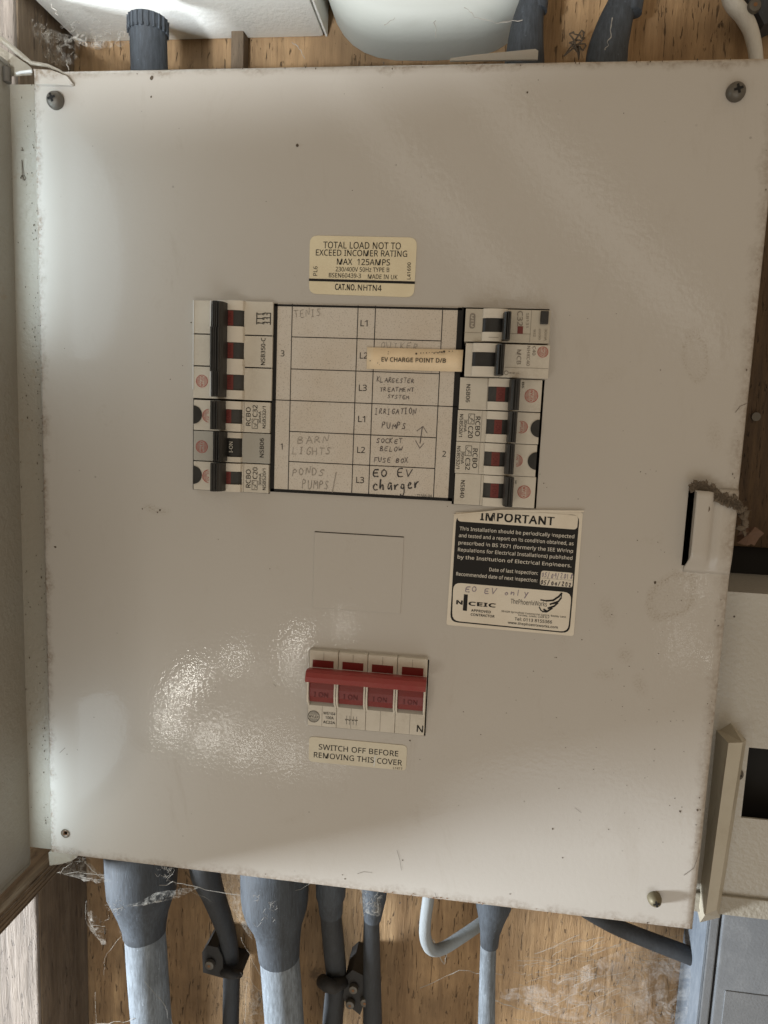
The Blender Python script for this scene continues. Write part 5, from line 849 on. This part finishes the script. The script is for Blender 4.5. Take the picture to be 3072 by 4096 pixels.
# dusty web films strung between cables and corners
def web_film(pts, Y, n=7):
    m = MB(); A, B, C, D = [Vector(p) for p in pts]
    for i in range(n + 1):
        for j in range(n + 1):
            u, v = i / n, j / n; q = (A * (1 - u) + B * u) * (1 - v) + (D * (1 - u) + C * u) * v
            m.v.append(px(q.x + random.gauss(0, 3), q.y + random.gauss(0, 3) + 14 * math.sin(u * math.pi), Y - .004 * math.sin(u * math.pi) * math.sin(v * math.pi)))
    m.f += [(i * (n + 1) + j, (i + 1) * (n + 1) + j, (i + 1) * (n + 1) + j + 1, i * (n + 1) + j + 1) for i in range(n) for j in range(n)]
    top(m, 'cobweb', 'dustfilm', kind='stuff', smooth=True)
for pts, Y in ((((150, 3484), (330, 3430), (445, 3530), (300, 3500)), .02), (((860, 3470), (1000, 3500), (1010, 3760), (930, 3640)), .06), (((440, 3640), (620, 3570), (800, 3548), (600, 3610)), .02), (((100, 60), (330, 150), (300, 260), (180, 240)), .05),
               (((290, 110), (540, 150), (520, 180), (300, 175)), .05), (((345, 3600), (430, 3700), (420, 3780), (350, 3700)), .05), (((960, 3890), (1060, 3960), (1060, 4096), (980, 4096)), .07), (((1440, 3560), (1530, 3580), (1520, 3660), (1450, 3640)), .03)): web_film(pts, Y)
# clips with screws
def clip(x, y, Y, label, pts):
    b_ = thing('cable_clip', tuple(px(x, y, Y)), label, 'cable clip', 'cable clips screwed to the plywood'); 
    for i, (poly, y0, y1) in enumerate(pts):
        m = MB(); m.prism([(px(a, c_, y0).x, px(a, c_, y0).z) for a, c_ in poly], y0, y1); m.obj('clip_body', 'clipblack', b_)
    return b_
def ring_screw(b_, x, y, Y, r_):
    c_ = px(x, y, Y); m = MB(); pr = [(1, 0), (1, .4), (.85, .9), (.5, 1)]; m.tube([c_ + Vector((0, .003 * (1 - b), 0)) for a, b in pr], [r_ * a for a, b in pr], 16); o = m.obj('screw', 'steel', b_, True, 35)
    m = MB(); m.disc((c_.x, c_.z), r_ * .3, c_.y - .0002, 8); m.obj('screw_slot', 'rust', o)
b_ = clip(835, 3840, .07, 'black saddle clip with ringed screw beside the thin cable at lower left', [([(808, 3810), (830, 3782), (872, 3790), (890, 3830), (893, 3872), (950, 3890), (962, 3910), (890, 3912), (812, 3890)], .074, .098)])
ring_screw(b_, 836, 3865, .070, .0040); m = MB(); m.tube([px(880, 3880, .082), px(905, 3893, .072), px(930, 3898, .0695), px(958, 3894, .078)], .0034, 10); m.obj('strap', 'clipblack', b_, True)
b_ = clip(1410, 3950, .07, 'black double clip with three ringed screws between two cables', [([(1382, 3905), (1410, 3880), (1460, 3905), (1465, 3990), (1440, 4060), (1390, 4020), (1372, 3990)], .068, .098)])
for x, y in ((1412, 3963), (1399, 4024), (1458, 4015)): ring_screw(b_, x, y, .064, .0036)
m = MB(); m.tube([px(1290, 3925, .066), px(1310, 3940, .058), px(1335, 3946, .056), px(1372, 3925, .07)], .0050, 12); m.obj('strap', 'clipblack', b_, True)

cable('white_cable', ((2905, -120, .08, 32), (2926, 0, .08, 36), (2970, 60, .08, 33), (3005, 130, .08, 30), (3025, 240, .08, 27), (3028, 420, .08, 26)), 'whitecable', 'grubby white cable curving down at the top right corner')
cable('black_cable', ((2155, -150, .05, 50), (2130, 0, .05, 52), (2108, 110, .05, 66), (2098, 250, .05, 80), (2096, 400, .05, 82)), 'shroud', 'black shrouded cable beside the pale round fitting', group='thick black cables above the board')
cable('black_cable', ((2540, -150, .05, 52), (2493, 0, .05, 57), (2455, 110, .05, 72), (2427, 230, .05, 84), (2420, 400, .05, 86)), 'shroud', 'black shrouded cable standing alone on bare plywood, right of centre top', group='thick black cables above the board')
# ribbed conduit gland
cg = px(598, 165, .035); gl = thing('conduit_gland', tuple(px(598, 290, .035)), 'black ribbed plastic gland under the white box at the top left', 'cable gland')
rg = (px(665, 165, .035) - cg).length; a = px(592, 120, .035); b2 = px(602, 420, .035); tp_ = px(592, 78, .035)
rg = (px(672, 165, .035) - px(598, 165, .035)).length
m = MB(); m.tube([tp_, a, px(593, 130, .035), b2], [rg * .98, rg, rg * .93, rg * .93], 28); m.obj('barrel', 'shroud', gl, True, 40)
m = MB()
for k in range(22):
    q = 2 * math.pi * k / 22; d = Vector((math.cos(q), math.sin(q), 0)) * rg * 1.0; lo = px(592, 140, .035); m.tube([tp_ + d + Vector((0, 0, -.0004)), Vector((lo.x, lo.y, lo.z)) + d], .0007, 6)
m.obj('grip_ribs', 'shroud', gl, True, 50)
# torn paper and twig on the top edge
m = MB(); poly = [px(x, y, .02) for x, y in ((1800, 240), (1900, 226), (2026, 214), (2140, 203), (2152, 210), (2150, 245), (1800, 250))]; m.prism([(p.x, p.z) for p in poly], .018, .0195); top(m, 'paper_scrap', 'paper_scrap', 'torn pale paper scrap tucked behind the top edge of the cover', 'paper scrap')
m = MB(); a_ = px(927, 200, .09); b_ = px(977, 200, .09); m.box(a_.x, b_.x, .088, PL - .0006, .2, .5, .001); top(m, 'upright_strip', 'stud', 'narrow grey upright strip on the plywood under the white box', 'timber')  # narrow darker strip set on the plywood
m = MB(); c = px(2300, 170, .07); pts = [c + Vector((random.uniform(-.006, .006), random.uniform(-.004, .004), random.uniform(-.009, .008))) for k in range(16)]
for k in range(15): m.tube([pts[k], (pts[k] + pts[k + 1]) / 2 + Vector((.001, 0, .001)), pts[k + 1]], [.0004, .0006, .0003], 5)
top(m, 'debris_tuft', 'dust', 'tangled tuft of dry debris between the two black cables', 'debris')
sc_ = thing('cable_saddle', tuple(px(3050, 40, .08)), 'dark saddle with round screw in the top right corner', 'cable clip'); m = MB(); m.prism([(px(x, y, .08).x, px(x, y, .08).z) for x, y in ((2980, -60), (3150, -60), (3150, 60), (3052, 105), (3030, 60), (2990, 20))], .078, .099); m.obj('clip_body', 'blackcable', sc_); ring_screw(sc_, 3022, 18, .073, .004)

# ------------------------------------------------------------------ things at the right
M['shade_board'] = wood('shade_dark_wood', (.11, .065, .028), (.07, .038, .016), cracks=.3, knots=.3, stain=.5)  # dark tone paints the shade on the plywood right of the cover
db = thing('shade_panel', (.25, PL, .0), 'added dark brown panel in place of the shaded plywood right of the cover', 'timber')
m = MB(); m.box(px(2940, 1500, .08).x - .03, .40, .082, .0995, px(3000, 2190, .08).z, px(3060, 700, .08).z, .001); m.obj('board', 'shade_board', db)
c_ = px(3023, 1667, .081); m = MB(); m.tube([c_ + Vector((0, -.001, 0)), c_ + Vector((0, .002, 0))], .0028, 14); m.obj('screw', 'steel', db, True, 40)
YR = .03
x0 = px(2930, 2372, YR).x - .03; zt2 = px(3000, 2372, YR).z; zb2 = px(2990, 3590, YR).z
rb = thing('adaptable_box', (x0 + .05, PL, zb2), 'cream steel box with a square black cutout, right of the cover', 'box')
co = R(Z0, (2998, 2990), (2966, 3275), YR); cx0 = px(2980, 3130, YR).x; cz1 = px(3030, 2993, YR).z; cz0 = px(3030, 3277, YR).z
m = MB()
m.box(x0, cx0, YR, YR + .0015, zb2, zt2); m.box(cx0, .40, YR, YR + .0015, cz1, zt2); m.box(cx0, .40, YR, YR + .0015, zb2, cz0); m.box(cx0 + .05, .40, YR, YR + .0015, cz0, cz1); m.obj('front_sheet', 'rwhite', rb)
m = MB(); m.box(x0, .40, YR + .0016, PL - .001, zt2 - .0015, zt2 - .0001); m.box(x0, .40, YR + .0016, PL - .001, zb2 + .0001, zb2 + .0015); m.box(x0, x0 + .0015, YR + .0016, PL - .001, zb2 + .002, zt2 - .002); m.obj('side_sheets', 'rwhite', rb)
m = MB(); m.box(cx0 - .004, cx0 + .08, YR + .02, YR + .022, cz0 - .04, cz1 + .02); m.obj('dark_inside', 'gap', rb)
screw(2955, 3105, 26, YR - .0035, 'steel', rb, None, .0035)
m = MB(); m.box(x0 + .02, .40, YR - .0025, YR - .0002, zb2 - .012, zb2 + .0008, .0006); m.obj('bottom_trim', 'box', rb)
# black block standing in for the shaded hollow above the white box
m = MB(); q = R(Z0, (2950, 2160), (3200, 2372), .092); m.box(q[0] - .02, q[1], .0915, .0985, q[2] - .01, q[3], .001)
sw = top(m, 'hollow_shade', 'gap', 'black block painting the shaded gap between cover and cream steel box at the right', 'box')
# spur / trunking piece
YS = .012
sp = thing('trunking_cover', tuple(px(2880, 3640, YS)), 'yellowed cream plastic cover with sloping sides, beside the board at the right', 'plastic cover')
f0 = [px(x, y, YS) for x, y in ((2916, 2972), (2970, 2968), (2868, 3645), (2832, 3662), (2812, 3655))]
fr = [(p.x, p.z) for p in f0]; bk = [px(x, y, .028) for x, y in ((2870, 2868), (2910, 2868), (2972, 2968))]
m = MB()
A_ = px(2914, 2972, YS); B_ = px(2971, 2970, YS); C_ = px(2866, 3640, YS); D_ = px(2822, 3658, YS)     # front face
E_ = px(2850, 2905, .036); F_ = px(2908, 2868, .036); G_ = px(2782, 3610, .036)
m.add([A_, B_, C_, D_, E_, F_, G_, px(2990, 2960, .036), px(2880, 3670, .036), px(2800, 3690, .036)], [(0, 1, 2, 3)]); m.f[-1] = (0, 3, 2, 1); m.f += [(0, 4, 6, 3), (1, 5, 4, 0), (1, 7, 5), (1, 2, 8, 7), (3, 6, 9), (3, 9, 8, 2)]
m.obj('bevelled_shell', 'spur', sp)
# dark grey meter at the bottom right
mt = thing('grey_meter', tuple(px(2960, 4100, .055)), 'dark grey dusty plastic meter housing in the bottom right corner', 'meter')
YM = .055
m = MB(); q = [px(x, y, YM) for x, y in ((2885, 3634), (3200, 3665), (3200, 4400), (2862, 4400))]
zT = (q[0].z + q[1].z) / 2; xL = px(2875, 3850, YM).x; m.box(xL, .45, YM, PL - .001, -.62, zT, .002); m.obj('front_case', 'meter', mt, True, 30)
m = MB(); xs0 = px(2827, 3850, YM).x; xs1 = px(2865, 3850, YM).x; m.box(xs0, xs1, YM + .002, PL - .001, -.62, zT - .0015, .001); m.obj('side_case', 'meter', mt)
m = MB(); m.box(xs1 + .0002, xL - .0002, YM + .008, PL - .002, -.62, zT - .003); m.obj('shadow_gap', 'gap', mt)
m = MB(); m.box(xs0 - .0002, xs0 - .0016, YM + .0025, PL - .001, -.60, zT - .004); xx = pxX(2790, 3850, xs0); m.obj('lit_side_plate', 'meter_lit_side', mt)  # paler bluish plate paints the light on the meter's left side
m = MB(); q = R(Z0, (2900, 3960), (3010, 4300), YM); m.box(q[0], q[1] + .012, YM - .0008, YM + .0004, q[2], q[3], .0003); m.obj('front_label', 'meter', mt)
# dry leaf
lf = MB(); vs = []; cc = px(2990, 2130, .03)
poly = ((2948, 2145), (2965, 2120), (2990, 2112), (3020, 2108), (3040, 2120), (3055, 2132), (3035, 2150), (3015, 2182), (3005, 2175), (2985, 2182), (2950, 2172))
vs = [px(x, y, .03 + random.uniform(-.003, .003)) for x, y in poly] + [cc + Vector((0, -.003, 0))]; lf.add(vs, [(i, (i + 1) % 11, 11) for i in range(11)])
o = top(lf, 'dry_leaf', 'leaf', 'crumpled reddish brown leaf caught behind the right edge of the cover', 'leaf'); o.modifiers.new('thick', 'SOLIDIFY').thickness = .0004
# dust clumps on the finger pull
def clump(pts, Y, rad, name, label, dens=3, mat='dust'):
    m = MB()
    for i in range(len(pts) - 1):
        for k in range(dens):
            t_ = (k + random.random()) / dens; x = pts[i][0] + (pts[i + 1][0] - pts[i][0]) * t_ + random.gauss(0, 6); y = pts[i][1] + (pts[i + 1][1] - pts[i][1]) * t_ + random.gauss(0, 8)
            c = px(x, y, Y); r_ = rad * random.uniform(.6, 1.2)
            bm = bmesh.new(); bmesh.ops.create_icosphere(bm, subdivisions=2, radius=1); q = random.uniform(0, 3)
            vs = []
            for v in bm.verts:
                f = random.uniform(.6, 1.35); X_, Z_ = v.co.x * f * 1.7, v.co.z * f * .9; vs.append(c + Vector(((X_ * math.cos(q) - Z_ * math.sin(q)) * r_, v.co.y * r_ * .28, (X_ * math.sin(q) + Z_ * math.cos(q)) * r_)))
            m.add(vs, [tuple(v.index for v in f.verts) for f in bm.faces]); bm.free()
            for h in range(3):
                q = random.uniform(0, 6.28); e = c + Vector((math.cos(q), -.3, math.sin(q))) * r_ * random.uniform(1, 2.6); m.tube([c, (c + e) / 2 + Vector((0, 0, .0003)), e], .00006, 3, False)
    return top(m, name, mat, label, 'dust', smooth=True)
clump(((2772, 1948), (2800, 1945), (2835, 1958), (2870, 1985), (2905, 2000), (2940, 2018), (2962, 2030)), -.0050, .0009, 'dust_clump', 'brown dust and web matted over the finger pull at the right edge', 75)
clump(((2972, 2040), (2980, 2080), (2975, 2120)), .015, .0016, 'dust_clump', 'grey brown dust hanging just off the right edge above the dry leaf', 5)

# ------------------------------------------------------------------ cobwebs
m = MB()
def web(pts, Y, w=.00022, jit=3, n=5):
    P_ = []
    for i in range(len(pts) - 1):
        for k in range(n):
            t_ = k / n; P_.append(px(pts[i][0] + (pts[i + 1][0] - pts[i][0]) * t_ + random.gauss(0, jit), pts[i][1] + (pts[i + 1][1] - pts[i][1]) * t_ + random.gauss(0, jit), Y))
    P_.append(px(*pts[-1], Y)); m.tube(P_, [w * random.uniform(.5, 1.5) for _ in P_], 4, False)
Zb = zone(0, 3200, 1.3825)
for pts, w in ((((165, 3482), (280, 3492), (430, 3500)), .0005), (((325, 3432), (385, 3495), (435, 3530)), .0007), (((160, 3485), (200, 3465), (290, 3445)), .0005), (((200, 3460), (250, 3490)), .0003), (((240, 3490), (280, 3455)), .0003), (((260, 3450), (300, 3490)), .0003),
               (((430, 3620), (500, 3600), (560, 3560), (690, 3530), (790, 3550), (960, 3580)), .0006), (((450, 3645), (560, 3585), (600, 3545)), .0004), (((690, 3530), (850, 3610)), .0002), (((640, 3500), (690, 3530)), .0004),
               (((340, 3600), (350, 3700), (420, 3705)), .0003), (((480, 3720), (485, 3745), (420, 3820), (415, 3900)), .0002), (((380, 3970), (385, 4096)), .0003), (((580, 3925), (650, 4010), (690, 4096)), .0003), (((500, 3690), (480, 3640), (445, 3640)), .0005),
               (((960, 3750), (1010, 3850), (1050, 3920)), .0003), (((960, 3890), (1050, 3970)), .0003), (((990, 3930), (975, 4096)), .0002), (((1130, 3590), (1225, 3545), (1260, 3520)), .0003), (((370, 4096), (480, 4090), (540, 4075)), .0006)):
    web(pts, .03, w * .36)
for k in range(120):   # ragged shreds: lit bits at top left, bottom left and on the shrouds
    x, y, Y = random.choice(((random.uniform(130, 330), random.uniform(60, 240), .06), (random.uniform(250, 540), random.uniform(85, 170), .06), (random.uniform(430, 480), random.uniform(3600, 3660), .02), (random.uniform(1000, 1110), random.uniform(3560, 3760), .015), (random.uniform(1450, 1520), random.uniform(3560, 3660), .03), (random.uniform(640, 690), random.uniform(3450, 3500), .012), (random.uniform(270, 340), random.uniform(3400, 3440), -.001)))
    q = random.uniform(0, 6.28); L = random.uniform(6, 26); web(((x, y), (x + L * math.cos(q), y + L * math.sin(q)), (x + L * 1.5 * math.cos(q + .7), y + L * 1.5 * math.sin(q + .7))), Y, .00008, 1.5, 3)
for k in range(110):
    x, y = random.uniform(2050, 2800), random.uniform(3750, 4096); q = random.uniform(-.5, .3); L = random.uniform(40, 190); web(((x, y), (x + L * math.cos(q), y + L * math.sin(q))), .09, .00012, 4, 5)
for pts in (((1860, 28), (1900, 70), (1990, 90), (2090, 80)), ((1535, 100), (1580, 70)), ((1740, 80), (1742, 150)), ((1170, 165), (1195, 190), (1220, 235)), ((2450, 70), (2440, 150), (2420, 200)), ((268, 240), (276, 290), (276, 330)), ((200, 20), (230, 60)), ((500, 3340), (520, 3360))): web(pts, .02, .00022)
for pts in (((1735, 3760), (1775, 3860), (1790, 3800)), ((1680, 3950), (1840, 3880), (2010, 3900)), ((1960, 4000), (2100, 4040))): web(pts, .08, .0003)
top(m, 'cobweb', 'web', kind='stuff')
m = MB(); vs = []; NX, NY = 24, 8
for i in range(NX + 1):
    for j in range(NY + 1):
        s_, t_ = i / NX, j / NY; x = 2000 + 790 * s_; ylo = 3990 + 190 * s_ + 25 * math.sin(s_ * 5); yhi = 3960 - 230 * s_ + 20 * math.sin(s_ * 7); vs.append(px(x, yhi + (ylo - yhi) * t_, .093 - .02 * math.sin(t_ * 2.5) * s_ + random.uniform(-.001, .001)))
m.add(vs, [(i * (NY + 1) + j, (i + 1) * (NY + 1) + j, (i + 1) * (NY + 1) + j + 1, i * (NY + 1) + j + 1) for i in range(NX) for j in range(NY)])
top(m, 'cobweb', 'film', kind='stuff', smooth=True)
print('objects', len(bpy.data.objects))
